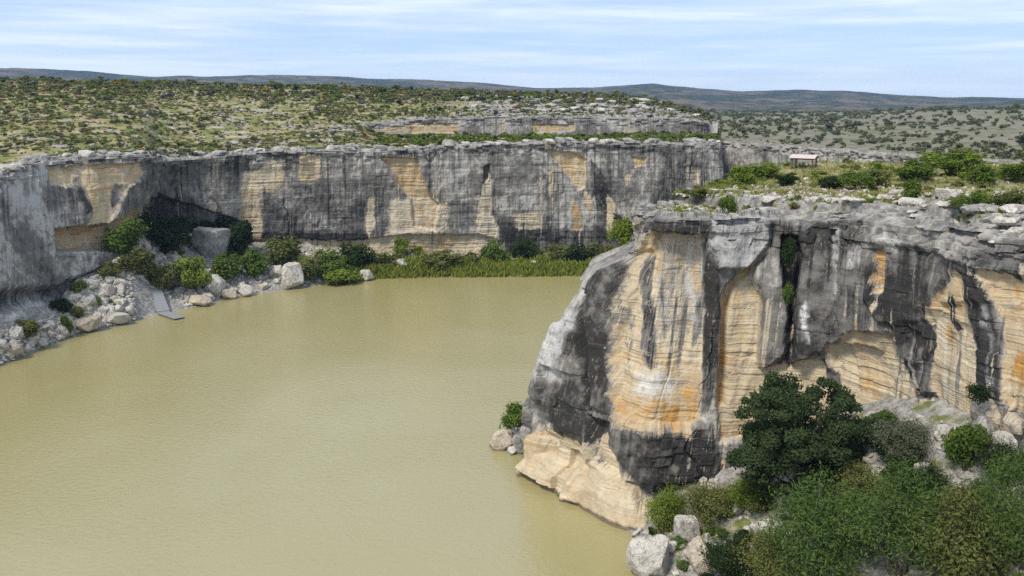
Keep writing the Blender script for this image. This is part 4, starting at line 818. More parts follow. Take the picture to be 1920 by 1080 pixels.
def rock_shape(seed, sub=3, planes=17, rough=0.10, flat=1.0, top=0.72):
    """A broken block: a ball cut by random planes, then roughened."""
    rng = np.random.default_rng(seed); V, F = ico(sub)
    nr = rng.normal(size=(planes, 3)); nr /= np.linalg.norm(nr, axis=1, keepdims=True)
    nr = np.vstack([nr, [0, 0, 1], [0, 0, -1]]); dist = np.concatenate([rng.uniform(0.60, 0.98, planes), [top, 0.7]])
    dot = V @ nr.T
    r = np.min(np.where(dot > 0.05, dist / np.maximum(dot, 0.05), 9.0), axis=1); r = np.minimum(r, 1.15)
    W = V * r[:, None]
    W = W * (1 + rough * fbm(W[:, 0] * 2.2 + seed, W[:, 1] * 2.2, W[:, 2] * 2.2, seed, 4, 0.6))[:, None]
    lo, hi = W.min(0), W.max(0); W = (W - (lo + hi) / 2) / (hi - lo)        # unit box
    W[:, 2] = (W[:, 2] + 0.5) * flat
    return W, F
ROCK_MESH = [mesh_from('boulder', *rock_shape(900 + i, 4 if i < 10 else 3), False) for i in range(18)]
ROCK_MESH.append(mesh_from('boulder', *rock_shape(951, 4, 13, 0.12, 1.0, 0.42), False))      # a flat-topped block
def rubble(name, pts, sizes, mat, seed, label, sub=1):
    """Loose stones too many to count, as one object."""
    rng = np.random.default_rng(seed); n = len(pts); shapes = [rock_shape(seed + k, sub, 8, 0.1) for k in range(8)]
    parts = []
    k = rng.integers(0, 8, n); ang = rng.uniform(0, 6.28, n); tl = rng.normal(size=(n, 2)) * 0.25
    for s in range(8):
        W, F = shapes[s]; idx = np.where(k == s)[0]
        if not len(idx): continue
        c, sn = np.cos(ang[idx])[:, None], np.sin(ang[idx])[:, None]
        sc = sizes[idx][:, None]; el = rng.uniform(0.7, 1.5, (len(idx), 2)); hz = rng.uniform(0.4, 0.85, len(idx))[:, None]
        x, y, z = W[None, :, 0] * sc * el[:, :1], W[None, :, 1] * sc * el[:, 1:], (W[None, :, 2] - 0.3) * sc * hz
        z = z + x * tl[idx][:, :1] + y * tl[idx][:, 1:]
        X = x * c - y * sn + pts[idx][:, 0:1]; Y = x * sn + y * c + pts[idx][:, 1:2]; Z = z + pts[idx][:, 2:3]
        V = np.stack([X, Y, Z], -1).reshape(-1, 3); F2 = (F[None] + (np.arange(len(idx)) * len(W))[:, None, None]).reshape(-1, 3)
        parts.append((V, F2))
    me = mesh_from(name, *merge(parts), False)
    return tag(obj(name, me, mat), label, 'rubble', kind='stuff')
def far_bush(seed, n=42, leaf=0.17):
    rng = np.random.default_rng(seed)
    P, nr, lob, L = crown_points(rng, n, 5, 0.5, 0.9, 0.0, 0.5, 0.2)
    V, F = leaf_cloud(rng, P, nr, leaf, 0.75)
    return V, F, np.repeat(np.clip(0.5 * lob + 0.5 * rng.uniform(0, 1, n), 0, 1), 4)
FARB = [far_bush(40 + i) for i in range(8)]
FARB_FINE = [far_bush(60 + i, 150, 0.095) for i in range(8)]
def bush_mass(name, pts, w, h, mat, seed, label, cat='scrub', shapes=None):
    rng = np.random.default_rng(seed); n = len(pts); k = rng.integers(0, 8, n); a = rng.uniform(0, 6.28, n); Vs, Fs, Ts, o = [], [], [], 0
    for s in range(8):
        W, F, T = (shapes or FARB)[s]; idx = np.where(k == s)[0]
        if not len(idx): continue
        c, sn = np.cos(a[idx])[:, None], np.sin(a[idx])[:, None]
        x, y, z = W[None, :, 0] * w[idx][:, None], W[None, :, 1] * w[idx][:, None], W[None, :, 2] * h[idx][:, None]
        V = np.stack([x * c - y * sn + pts[idx][:, 0:1], x * sn + y * c + pts[idx][:, 1:2], z + pts[idx][:, 2:3] - 0.1], -1).reshape(-1, 3)
        Vs.append(V); Fs.append((F[None] + (np.arange(len(idx)) * len(W))[:, None, None]).reshape(-1, 4) + o); o += len(V)
        tt = np.clip(T[None] * 0.6 + rng.uniform(0, 0.4, len(idx))[:, None], 0, 1); Ts.append(np.broadcast_to(tt, (len(idx), len(W))).ravel())
    me = mesh_from(name, np.vstack(Vs), np.vstack(Fs), False, dict(tint=np.concatenate(Ts)))
    return tag(obj(name, me, mat), label, cat, kind='stuff')
def blades(name, pts, h, mat, seed, label, cat, lean=0.3, per=5, wid=0.05):
    rng = np.random.default_rng(seed); n = len(pts) * per; b = np.repeat(pts, per, 0) + np.concatenate([rng.normal(size=(n, 2)) * 0.12, np.zeros((n, 1))], 1)
    hh = np.repeat(h, per) * rng.uniform(0.6, 1.15, n); d = rng.normal(size=(n, 2)) * lean * hh[:, None]; a = rng.uniform(0, 6.28, n)
    w = np.stack([np.cos(a), np.sin(a), np.zeros(n)], 1) * (wid * hh)[:, None]
    tip = b + np.concatenate([d, hh[:, None]], 1); mid = b + np.concatenate([d * 0.3, hh[:, None] * 0.55], 1)
    V = np.stack([b - w * 0.7, b + w * 0.7, mid + w, mid - w, tip], 1).reshape(-1, 3)
    i = np.arange(n)[:, None] * 5
    F = np.concatenate([i + [0, 1, 2], i + [0, 2, 3], i + [3, 2, 4]], 0)
    me = mesh_from(name, V, F, False, dict(tint=np.repeat(rng.uniform(0, 1, n), 5)))
    return tag(obj(name, me, mat), label, cat, kind='stuff')
# ---------------------------------------------------------------- things
LEAF = dict(green='leaf_green', dark='leaf_dark', olive='leaf_olive', lime='leaf_lime', grey='leaf_grey', gold='leaf_gold', brown='leaf_brown', dust='leaf_dust', sage='leaf_sage', wisp='leaf_wisp')
M['leaf_wisp'] = leaf_mat('feathery_leaves', (0.060, 0.105, 0.026), (0.155, 0.225, 0.062), (0.21, 0.18, 0.10))
# one family of crown meshes per size and leaf colour; alike bushes share them
CACHE = {}
def bush_data(kind, size, k):
    key = (kind, size, k)
    if key not in CACHE:
        sd = 1000 + 37 * k + 7 * len(size) + sum(map(ord, kind))
        if size == 'mid': c, s = bush_meshes(sd, 2300, 0.044, 18, ragged=0.26)
        elif size == 'small': c, s = bush_meshes(sd, 600, 0.075, 12)
        else:
            c, s = bush_meshes(sd, 11000, 0.018, 40, ragged=0.34, hollow=0.35, slim=0.5 if kind != 'wisp' else 0.28, stems=12)
        c.materials.append(M[LEAF[kind]]); s.materials.append(M['bark']); CACHE[key] = (c, s)
    return CACHE[key]
rng = np.random.default_rng(11)
def bush(kind, x, y, z, w, h, label, size, k, group=None, name='bush'):
    e = empty(name, (x, y, z - 0.15), rng.uniform(0, 6.28))
    c, s = bush_data(kind, size, k)
    for nm, me in (('crown', c), ('stem', s)):
        o = obj(nm, me, None, e); o.scale = (w, w * rng.uniform(0.85, 1.1), h)
    return tag(e, label, 'tree' if 'tree' in label.split() and name == 'tree' else 'bush', group)
for i, (kind, x, y, z, w, h, label) in enumerate(BUSHES):
    r = math.hypot(x, y)
    size = 'big' if r < 106 and w > 3.4 else 'mid'
    nm = 'tree' if ' tree' in label and 'tree ' not in label.replace(' tree in', '').replace(' tree standing', '') else 'bush'
    bush(kind, x, y, z, w * 1.22, h * 1.22, label, size, i % 3 if size == 'mid' else i % 2, name=nm)

# words that tell alike things apart: what each stands nearest to
def beside(x, y, marks):
    return min(marks, key=lambda m: math.hypot(x - m[0], y - m[1]))[2]
BANK_MARKS = [(-99, 172, 'beside the pale apron at the left'), (-96, 186, 'below the small dark bush'), (-93, 190, 'by the broad tan slab rock'), (-90, 196, 'by the long pale boulder'),
    (-88, 202, 'just left of the dock'), (-91, 206, 'high on the rubble'), (-93, 212, 'under the tall green bush'), (-84, 214, 'just right of the dock'), (-79, 220, 'by the bright shrub'),
    (-76, 224, 'by the steep pale outcrop'), (-70, 228, 'by the round cream boulder'), (-82, 235, 'below the big flat-topped boulder'), (-60, 237, 'by the pale pyramid rock'), (-48, 244, 'by the low bright clump'),
    (-36, 255, 'under the small lime tree'), (-20, 256, 'by the wide olive bush'), (0, 260, 'above the reeds'), (18, 260, 'near the cliff nose'), (-66, 248, 'against the wall behind the pyramid rock')]
RIM_MARKS = [(-108, 196, 'at the left end of'), (-96, 214, 'above the orange overhang of'), (-91, 240, 'above the deep corner of'), (-72, 256, 'above the broad tan patch of'), (-55, 260, 'above the twin tan patches of'),
    (-36, 265, 'above the large orange scar of'), (-8, 270, 'above the white stain of'), (16, 276, 'above the slanting tan scar of'), (38, 281, 'above the small square scar of'), (62, 290, 'at the right end of')]
TABLE_MARKS = [(22, 112, 'near the tip of the near table'), (31, 106, 'by the green bush at the front edge'), (42, 120, 'below the shelter'), (45, 107, 'by the thin pale slab'), (49, 109, 'by the tilted slab'), (50, 102, 'by the white squared block'),
    (47, 92, 'by the round bush below the white block'), (48, 84, 'by the long slab at the right edge'), (58, 129, 'by the dense green bush'), (62, 116, 'by the dark green bush'), (67, 135, 'beside the largest bright bush'), (52, 94, 'by the olive bush at the right edge'),
    (70, 120, 'at the right edge behind the rocks'), (48, 122, 'right of the dark low bush'), (52, 140, 'just in front of the shelter'), (60, 152, 'right of the shelter'), (45, 150, 'left of the shelter'), (38, 142, 'at the left end of the thicket'), (41, 131, 'at the front of the thicket')]
SLOPE_MARKS = [(17, 92, 'by the bright feathery shrub'), (15, 87, 'by the large boulder at the water'), (22, 90, 'below the black cliff foot'), (26, 88, 'left of the big tree'), (30, 82, 'under the big tree'), (37, 79, 'by the grey-green bush'),
    (41, 74, 'below the stacked blocks'), (37, 74, 'by the upright white boulder'), (22, 80, 'by the dark shrub at the bottom edge'), (28, 73, 'at the left of the bottom thicket'), (34, 69, 'in the middle of the bottom thicket'), (38, 63, 'in the bottom right corner'), (33, 77, 'between the tree and the bottom thicket')]
def grade(v, lo, hi): return 'small' if v < lo else 'large' if v > hi else 'mid-sized'

# the big dark tree under the stained cliff
def big_tree(x, y, z, w, h):
    rg = np.random.default_rng(77); e = empty('tree', (x, y, z - 0.3))
    lim = []; tips = []
    trunk = [np.array([0, 0, -0.3]), np.array([0.25, 0.1, h * 0.14]), np.array([-0.1, 0.2, h * 0.28]), np.array([0.3, 0.1, h * 0.42])]
    lim.append(tube(trunk, [0.42, 0.34, 0.28, 0.2], 8))
    for k in range(13):
        a = k * 2.4 + rg.uniform(-0.4, 0.4); s = trunk[1 + k % 3]; el = rg.uniform(0.2, 1.0); ln = w * rg.uniform(0.24, 0.36)
        d = np.array([math.cos(a) * math.cos(el * 0.9), math.sin(a) * math.cos(el * 0.9), math.sin(el * 0.9)])
        m = s + d * ln * 0.5 + np.array([0, 0, 0.4]) + rg.normal(size=3) * 0.3; t = s + d * ln + np.array([0, 0, 0.9]) + rg.normal(size=3) * 0.4
        lim.append(tube([s, m, t], [0.16, 0.10, 0.035], 6)); tips.append(t)
        for q in range(3):
            t2 = m + (t - m) * rg.uniform(0.2, 0.9) + rg.normal(size=3) * 0.8; lim.append(tube([m, (m + t2) / 2 + rg.normal(size=3) * 0.2, t2], [0.07, 0.045, 0.015], 4)); tips.append(t2)
    obj('trunk', mesh_from('trunk', *merge(lim), True), M['bark'], e)
    C = []
    for k in range(60):
        p = rg.normal(size=3); p /= np.linalg.norm(p); p *= rg.uniform(0.35, 1.0) ** 0.6
        C.append((np.array([p[0] * w * 0.40, p[1] * w * 0.36, h * (0.52 + 0.36 * p[2])]), rg.uniform(0.8, 1.7)))
    C += [(t, rg.uniform(0.6, 1.1)) for t in tips if (t[0] / (w * 0.46)) ** 2 + (t[1] / (w * 0.46)) ** 2 + ((t[2] - h * 0.52) / (h * 0.42)) ** 2 < 1]
    for k in range(70):
        p = rg.normal(size=3); p /= np.linalg.norm(p); p *= rg.uniform(0.85, 1.0)
        C.append((np.array([p[0] * w * 0.42, p[1] * w * 0.40, h * (0.52 + 0.38 * p[2])]), rg.uniform(0.45, 0.95)))
    C = [(c, r) for c, r in C if c[2] > 1.2 and not (c[2] > h * 0.62 and 0.04 * w < c[0] < 0.15 * w)]
    Ps, Ns, Ts = [], [], []
    for c, r in C:
        n = int(260 * r * r) + 90; d = rg.normal(size=(n, 3)); d /= np.linalg.norm(d, axis=1, keepdims=True)
        Ps.append(c + d * (r * rg.uniform(0.35, 1.08, n) ** 0.7)[:, None] * np.array([1.1, 1.1, 0.88])); nn = d + rg.normal(size=(n, 3)) * 0.6; nn[:, 2] += 0.3
        Ns.append(nn / np.linalg.norm(nn, axis=1, keepdims=True)); Ts.append(np.full(n, rg.uniform(0, 0.6)) + rg.uniform(0, 0.4, n))
    V, F = leaf_cloud(rg, np.vstack(Ps), np.vstack(Ns), 0.165, 0.6)
    obj('crown', mesh_from('crown', V, F, False, dict(tint=np.repeat(np.concatenate(Ts), 4))), M['leaf_tree'], e)
    return tag(e, 'big dark spreading tree at the foot of the stained cliff', 'tree')
M['leaf_tree'] = leaf_mat('dark_oak_leaves', (0.026, 0.043, 0.018), (0.082, 0.115, 0.045))
big_tree(29.05, 84.6, 9.0, 15.6, 16.0)

# single rocks
RM = dict(rock='rock', grey='rock_grey', tan='rock_tan')
def boulder(kind, x, y, z, w, h, label, group=None, name='boulder', k=None, tilt=0.12):
    me = ROCK_MESH[int(rng.integers(0, 10)) if k is None else k]
    key = ('r', me.name, kind)
    if key not in CACHE:
        c = me.copy(); c.materials.clear(); c.materials.append(M[RM[kind]]); CACHE[key] = c
    o = obj(name, CACHE[key], None, None, (x, y, z - 0.22 * h), (rng.normal() * tilt, rng.normal() * tilt, rng.uniform(0, 6.28)), (w, w * rng.uniform(0.75, 1.05), h * 1.22))
    return tag(o, label, 'rock', group)
for kind, x, y, z, w, h, label in ROCKS:
    boulder(kind, x, y, z, w, h, label, name='flat_rock' if 'slab' in label else 'boulder', tilt=0.05, k=18 if 'flat-topped' in label or 'squared' in label else None)

# rubble field on the far bank: pale blocks one can tell apart, then the small stuff
def polar_pts(rg, n, a0, a1, f, g=None):
    a = np.radians(rg.uniform(a0, a1, n)); r = f(a, rg); return np.stack([r * np.sin(a), r * np.cos(a)], 1)
def bank_pts(rg, n, a0, a1, t0, t1):
    def f(a, rg):
        rs, rf = np.interp(a, _sa, _sr), np.interp(a, _fa, _fr); t = rg.uniform(t0, t1, len(a)); return rs + np.maximum(rf - rs, 4) * t
    p = polar_pts(rg, n, a0, a1, f); return np.concatenate([p, bank_h(p[:, 0], p[:, 1])[:, None]], 1)
rg = np.random.default_rng(5)
P = np.vstack([bank_pts(rg, 190, -27.5, -21, 0.02, 0.95), bank_pts(rg, 26, -31, -27, 0.0, 0.5), bank_pts(rg, 34, -21, -10, 0.0, 0.5), bank_pts(rg, 18, -10, 2, 0.1, 0.8)])
for p in P:
    if math.hypot(p[0] + 83.5, p[1] - 206.5) < 8.5: continue
    s = rg.uniform(1.3, 3.0) * (1.25 if rg.uniform() < 0.15 else 0.9)
    far = math.atan2(p[0], p[1]) > R(-21)
    kd_ = 'tan' if rg.uniform() < 0.25 else 'rock'
    lb = f"{grade(s, 1.45, 2.1)} {'tan' if kd_ == 'tan' else 'whitish'} block {beside(p[0], p[1], BANK_MARKS)} on the far bank"
    boulder(kd_, *p, s, s * rg.uniform(0.5, 0.8), lb, lb.replace('block', 'blocks'), k=10 + int(rg.integers(0, 8)), tilt=0.3)
keep_dock = lambda q: q[np.hypot(q[:, 0] + 83.5, q[:, 1] - 206.5) > 6.5]
p = np.vstack([bank_pts(rg, 3600, -28, -19, 0.0, 1.0), bank_pts(rg, 500, -33, -27, 0.0, 0.8), bank_pts(rg, 900, -20.5, -8, -0.02, 0.9), bank_pts(rg, 500, -8, 6, 0.1, 1.0)])
p = keep_dock(p)
rubble('rubble', p, rg.uniform(0.35, 1.15, len(p)), M['rock'], 21, 'small pale rubble strewn over the far bank')

q = np.vstack([bank_pts(rg, 46, -21.5, -9, 0.15, 0.95), bank_pts(rg, 34, -9, 7, 0.2, 1.0), bank_pts(rg, 14, -28, -22, 0.25, 0.9)])
for p in q:
    if math.hypot(p[0] + 83.5, p[1] - 206.5) < 9: continue
    w = rg.uniform(2.2, 4.8); kd_ = str(rg.choice(['green', 'olive', 'dark', 'lime'], p=[0.3, 0.35, 0.08, 0.27])); nice = dict(green='green', olive='olive', dark='dark', lime='bright green')[kd_]
    bush(kd_, *p, w, w * rg.uniform(0.5, 0.8), f'{grade(w, 3.7, 5.0)} {nice} shrub {beside(p[0], p[1], BANK_MARKS)} on the far bank', 'mid', int(rg.integers(0, 3)), f'{nice} shrubs of the far bank {beside(p[0], p[1], BANK_MARKS)}', 'shrub')

# ---- the far plateau: scrub
def plat_ok(p):
    a, r = az_of(p[:, 0], p[:, 1]), np.hypot(p[:, 0], p[:, 1]); return r - np.interp(a, _ra, _rr)
def plat_pts(rg, n, a0=-38, a1=13.0, rmax=425.0):
    def f(a, rg):
        r0 = np.interp(a, _ra, _rr) + 2.0; return np.sqrt(rg.uniform(0, 1, len(a)) * (rmax**2 - r0**2) + r0**2)
    return polar_pts(rg, n, a0, a1, f)
p = plat_pts(rg, 26000); a, r = az_of(p[:, 0], p[:, 1]), np.hypot(p[:, 0], p[:, 1]); inr = plat_ok(p); rb = np.interp(a, _ba, _br)
dens = 0.36 + 0.85 * fbm(p[:, 0] / 30, p[:, 1] / 30, 0, 200, 4)
terrace = (a > R(-8.5)) & (r < rb - 2) & (inr > 7); dens = np.where(terrace, 0.75, dens)
rub = (a > R(-4)) & (r > rb) & (r < rb + 45); dens = np.where(rub, dens * 0.8, dens)
dens = np.where(r > 372, np.maximum(dens, 0.62), dens); dens = np.where(inr < 9, dens * 0.55, dens)
dens = np.where((np.abs(r - rb) < 3) & (a > R(-9)), 0, dens)
keep = rg.uniform(0, 1, len(p)) < dens
p, a, r, terrace = p[keep], a[keep], r[keep], terrace[keep]
z = plateau_h(p[:, 0], p[:, 1]) - 0.25; w = rg.lognormal(0.25, 0.5, len(p)); w = np.clip(w, 0.5, 3.6) * np.where(r > 372, 1.25, 1.0); h = w * rg.uniform(0.42, 0.75, len(p))
kind = rg.choice(['sage', 'olive', 'green', 'dark', 'grey', 'gold', 'brown'], len(p), p=[0.36, 0.13, 0.14, 0.03, 0.21, 0.035, 0.095])
kind = np.where(terrace, rg.choice(['lime', 'green', 'dark', 'olive'], len(p), p=[0.45, 0.3, 0.1, 0.15]), kind)
app = np.where((a > R(-31)) & (a < R(13)), w / r, 0); order = np.argsort(-app); single = np.zeros(len(p), bool); single[order[:200]] = True
NICE = dict(olive='olive', green='green', dark='dark', grey='grey-green', gold='golden', brown='bare brown', sage='sage green', dust='dusty green', lime='bright green')
SMALLB = {}
for i in np.where(single)[0]:
    kd = str(kind[i]); q = int(rg.integers(0, 4))
    if (kd, q) not in SMALLB:
        V, F, T = FARB_FINE[q * 2]; me = mesh_from('bush', V, F, False, dict(tint=T)); me.materials.append(M[LEAF[kd]]); SMALLB[kd, q] = me
    o = obj('scrub_bush', SMALLB[kd, q], None, None, (p[i, 0], p[i, 1], z[i]), (0, 0, rg.uniform(0, 6.28)), (w[i], w[i], h[i]))
    where = 'on the terrace' if terrace[i] else 'near the rim' if plat_ok(p[i:i + 1])[0] < 22 else 'upslope'
    lb = f"{grade(w[i], 2.5, 3.3)} {NICE[kd]} bush {where} {beside(p[i, 0] * 268 / r[i], p[i, 1] * 268 / r[i], RIM_MARKS)} the long wall"
    tag(o, lb, 'bush', lb.replace('bush', 'bushes'))
for kd in ('sage', 'olive', 'green', 'dark', 'grey', 'gold', 'lime', 'brown'):
    m = (~single) & (kind == kd)
    if m.sum(): bush_mass('scrub', np.column_stack([p[m], z[m]]), w[m], h[m], M[LEAF[kd]], 300 + len(kd), f'small {NICE[kd]} scrub scattered over the far plateau')
p = plat_pts(rg, 14000); k = (fbm(p[:, 0] / 24, p[:, 1] / 24, 0, 215, 4) > -0.05) & (plat_ok(p) > 6); p = p[k]; wz = rg.uniform(0.8, 2.4, len(p))
bush_mass('ground_cover', np.column_stack([p, plateau_h(p[:, 0], p[:, 1]) - 0.1]), wz, wz * 0.28, M['leaf_sage'], 334, 'low sage-green growth carpeting the far plateau', 'ground cover')
# tufts of straw grass and loose stone on the far plateau
p = plat_pts(rg, 9000); zz = plateau_h(p[:, 0], p[:, 1]) - 0.1; wz = rg.uniform(0.5, 1.3, len(p))
k = (fbm(p[:, 0] / 20, p[:, 1] / 20, 0, 210, 3) > -0.1) & (plat_ok(p) > 10)
bush_mass('dry_grass', np.column_stack([p, zz])[k], wz[k] * 1.2, wz[k] * 0.45, M['straw'], 333, 'straw-coloured grass tufts over the far plateau', 'grass')
p = plat_pts(rg, 7000); inr = plat_ok(p); a, r = az_of(p[:, 0], p[:, 1]), np.hypot(p[:, 0], p[:, 1]); rb = np.interp(a, _ba, _br)
k = (inr < 14) & (rg.uniform(0, 1, len(p)) < 0.9) | ((a > R(-5)) & (r > rb + 1) & (r < rb + 50)) | (rg.uniform(0, 1, len(p)) < 0.04 + 0.75 * (fbm(p[:, 0] / 16, p[:, 1] / 9, 0, 270, 3) > 0.28))
p = p[k]; rubble('rubble', np.column_stack([p, plateau_h(p[:, 0], p[:, 1]) - 0.1]), rg.uniform(0.35, 1.15, len(p)), M['rock_grey'], 31, 'grey loose stone along the rim and slope of the far plateau')
# slabs on the far rim
for k in range(90):
    a = R(rg.uniform(-30, 13)); r = np.interp(a, _ra, _rr) + rg.uniform(1.0, 9.0); x, y = r * math.sin(a), r * math.cos(a); s = rg.uniform(1.8, 4.2)
    boulder('grey' if rg.uniform() < 0.6 else 'rock', x, y, float(plateau_h(np.array([x]), np.array([y]))[0]), s, s * rg.uniform(0.22, 0.42), f'{grade(s, 2.5, 3.4)} weathered slab {beside(x, y, RIM_MARKS)} the long canyon wall', f'slabs {beside(x, y, RIM_MARKS)} the far rim', 'flat_rock', 10 + int(rg.integers(0, 8)), 0.06)

for k in range(70):
    a = R(rg.uniform(-4, 11.8)); r = np.interp(a, _ba, _br) + rg.uniform(1.5, 55.0); x, y = r * math.sin(a), r * math.cos(a); s = rg.uniform(2.0, 4.6)
    boulder('grey' if rg.uniform() < 0.45 else 'rock', x, y, float(plateau_h(np.array([x]), np.array([y]))[0]), s, s * rg.uniform(0.2, 0.36), f'{grade(s, 2.8, 3.8)} mound block {beside(x * 0.8, y * 0.8, RIM_MARKS)} the long wall', f'ledge blocks of the mound {beside(x * 0.8, y * 0.8, RIM_MARKS)} the long wall', 'flat_rock', 10 + int(rg.integers(0, 8)), 0.06)

# ---- the plain beyond the near table
n = 3600; a = np.radians(rg.uniform(11.5, 36, n)); r0 = np.interp(a, _da, _dr) + 5; r = np.exp(rg.uniform(0, 1, n) * (np.log(1500) - np.log(r0)) + np.log(r0)); x, y = r * np.sin(a), r * np.cos(a)
k = rg.uniform(0, 1, n) < 0.45 + 0.5 * fbm(x / 60, y / 60, 0, 230, 3) + 0.25 * sstep(500, 900, r); x, y, r, a = x[k], y[k], r[k], a[k]
w = rg.lognormal(0.75, 0.4, len(x)) * (1 + r / 900); z = ground_h(x, y) - 0.2; kd = rg.choice(['olive', 'dust', 'grey'], len(x), p=[0.15, 0.50, 0.35])
app = np.where(a < R(30.5), w / r, 0); order = np.argsort(-app); single = np.zeros(len(x), bool); single[order[:60]] = True
for i in np.where(single)[0]:
    kk_ = str(kd[i]); q = int(rg.integers(0, 4))
    if (kk_, q) not in SMALLB:
        V, F, T = FARB_FINE[q * 2]; me = mesh_from('bush', V, F, False, dict(tint=T)); me.materials.append(M[LEAF[kk_]]); SMALLB[kk_, q] = me
    tag(obj('scrub_bush', SMALLB[kk_, q], None, None, (x[i], y[i], z[i]), (0, 0, rg.uniform(0, 6.28)), (w[i], w[i], w[i] * 0.6)),
        (lb := f"{NICE[kk_]} bush {'close behind the low pale wall' if r[i] < np.interp(a[i], _da, _dr) + 40 else 'out on the plain'} {'left of' if a[i] < R(17) else 'behind' if a[i] < R(19.5) else 'right of' if a[i] < R(24) else 'far right of'} the shelter"), 'bush', lb.replace('bush', 'bushes'))
for q in ('olive', 'dust', 'grey'):
    m = (~single) & (kd == q); bush_mass('scrub', np.column_stack([x[m], y[m], z[m]]), w[m], w[m] * 0.6, M[LEAF[q]], 400 + len(q), f'far {NICE[q]} scrub dotting the plain')

# ---- the near table: bushes, slabs, tufts
def near_pts(rg, n):
    i = rg.uniform(0, 1, n) * (len(front) - 1); k = rg.uniform(0, 1, n); f0 = i.astype(int)
    F_, B_ = front[f0], back[f0]; p = F_ * (1 - k[:, None]) + B_ * k[:, None]; return p, ledge_side(p[:, 0], p[:, 1]), k
p, sd, k = near_pts(rg, 1100)
a = az_of(p[:, 0], p[:, 1]); d = np.where(sd > 18, 0.62, np.where(sd > -2, 0.6, 0.30)) * (k < 0.96) * (a < R(34)); d = np.where((a < R(18.5)) & (np.hypot(*p.T) > 132), 0.9, d)
shelter_xy = np.array([52.5, 160.5]); d = d * (np.hypot(*(p - shelter_xy).T) > 5.5)
m = (rg.uniform(0, 1, len(p)) < d) & (k > 0.02); p, sd = p[m], sd[m]; zz = near_h(p[:, 0], p[:, 1]) - 0.1
for (x, y), z0, s_, aa in zip(p, zz, sd, az_of(p[:, 0], p[:, 1])):
    w = rg.uniform(1.1, 2.8) * (1.0 if s_ > 20 else 0.62); left = aa < R(19); r_ = math.hypot(x, y)
    kd_ = rg.choice(['lime', 'green', 'olive', 'dark'], p=[0.55, 0.3, 0.1, 0.05] if left else [0.28, 0.34, 0.28, 0.10])
    cap = 1.1 if abs(math.atan2(x, y) - math.atan2(*shelter_xy)) < 0.045 and r_ < 165 else 9
    bush(str(kd_), x, y, z0, w, min(w * rg.uniform(0.38, 0.62), cap), f'{grade(w, 1.5, 2.6)} {NICE[str(kd_)]} bush {beside(x, y, TABLE_MARKS)}, near table', 'small', int(rg.integers(0, 4)),
         f'{NICE[str(kd_)]} bushes {beside(x, y, TABLE_MARKS)}')
for k in range(75):
    i = int(rg.integers(4, 250)); q = front[i] + (back[i] - front[i]) / np.linalg.norm(back[i] - front[i]) * rg.uniform(0.8, 9.0); w = rg.uniform(0.6, 1.6)
    kd_ = str(rg.choice(['lime', 'green', 'olive'], p=[0.4, 0.35, 0.25])); z0 = float(near_h(q[:1], q[1:])[0])
    bush(kd_, q[0], q[1], z0, w, w * rg.uniform(0.45, 0.7), f'tiny {NICE[kd_]} bush on the rim rock {beside(q[0], q[1], TABLE_MARKS)}', 'small', int(rg.integers(0, 4)), f'tiny {NICE[kd_]} rim bushes {beside(q[0], q[1], TABLE_MARKS)}', 'rim_bush')
S = spline(LEDGE, 400)
for k in range(150):
    if k < 85: c = S[int(rg.integers(60, 400))] + rg.normal(size=2) * np.array([0.9, 0.9]) + np.array([-0.6, -0.8]) * rg.uniform(0, 1)
    else:
        q, s_, kk_ = near_pts(rg, 1); c = q[0]
        if s_[0] > 14 or kk_[0] < 0.02: continue
    s = rg.uniform(0.9, 3.0); z0 = float(near_h(np.array([c[0]]), np.array([c[1]]))[0])
    boulder('rock' if rg.uniform() < 0.65 else 'grey', c[0], c[1], z0 + 0.05, s, s * rg.uniform(0.14, 0.30), f'{grade(s, 1.5, 2.3)} thin slab {beside(c[0], c[1], TABLE_MARKS)}, near table', f'slabs {beside(c[0], c[1], TABLE_MARKS)}', 'flat_rock', 10 + int(rg.integers(0, 8)), 0.07)
p, sd, k = near_pts(rg, 5200); m = (sd < 20) & (k > 0.015) | (rg.uniform(0, 1, len(p)) < 0.12); p = p[m]
rubble('rubble', np.column_stack([p, near_h(p[:, 0], p[:, 1])]), rg.uniform(0.15, 0.7, len(p)), M['rock'], 41, 'broken pale stone strewn on the near rock table')
p, sd, k = near_pts(rg, 6500); m = (rg.uniform(0, 1, len(p)) < np.where(sd > 4, 0.8, 0.2)) & (k < 0.97) & (k > 0.02); p = p[m]
blades('grass', np.column_stack([p, near_h(p[:, 0], p[:, 1]) - 0.05]), rg.uniform(0.3, 0.75, len(p)), M['straw'], 51, 'dry grass tufts between the rocks of the near table', 'grass', 0.35, 6, 0.09)

p, sd, k = near_pts(rg, 6500); m = (rg.uniform(0, 1, len(p)) < np.where(sd > -3, 0.75, 0.3)) & (k < 0.97) & (k > 0.02) & (fbm(p[:, 0] / 5, p[:, 1] / 5, 0, 260, 3) > -0.15); p = p[m]
blades('grass', np.column_stack([p, near_h(p[:, 0], p[:, 1]) - 0.05]), rg.uniform(0.3, 0.8, len(p)), M['reed'], 52, 'yellow-green grass between the rocks of the near table', 'grass', 0.4, 7, 0.12)

# ---- reeds along the far shore
n = 5200; a = np.radians(rg.uniform(-12, 9, n)); r = np.interp(a, _sa, _sr) + rg.uniform(-1.5, 8, n) * sstep(-12, -4, np.degrees(a)) + rg.uniform(-1, 2, n)
x, y = r * np.sin(a), r * np.cos(a); zz = np.maximum(bank_h(x, y), -0.1)
blades('reeds', np.column_stack([x, y, zz]), rg.uniform(1.4, 3.2, n) * (0.6 + 0.45 * sstep(-3, 3, r - np.interp(a, _sa, _sr))), M['reed'], 61, 'strip of green and yellow reeds along the far shore', 'reeds', 0.22, 5, 0.10)

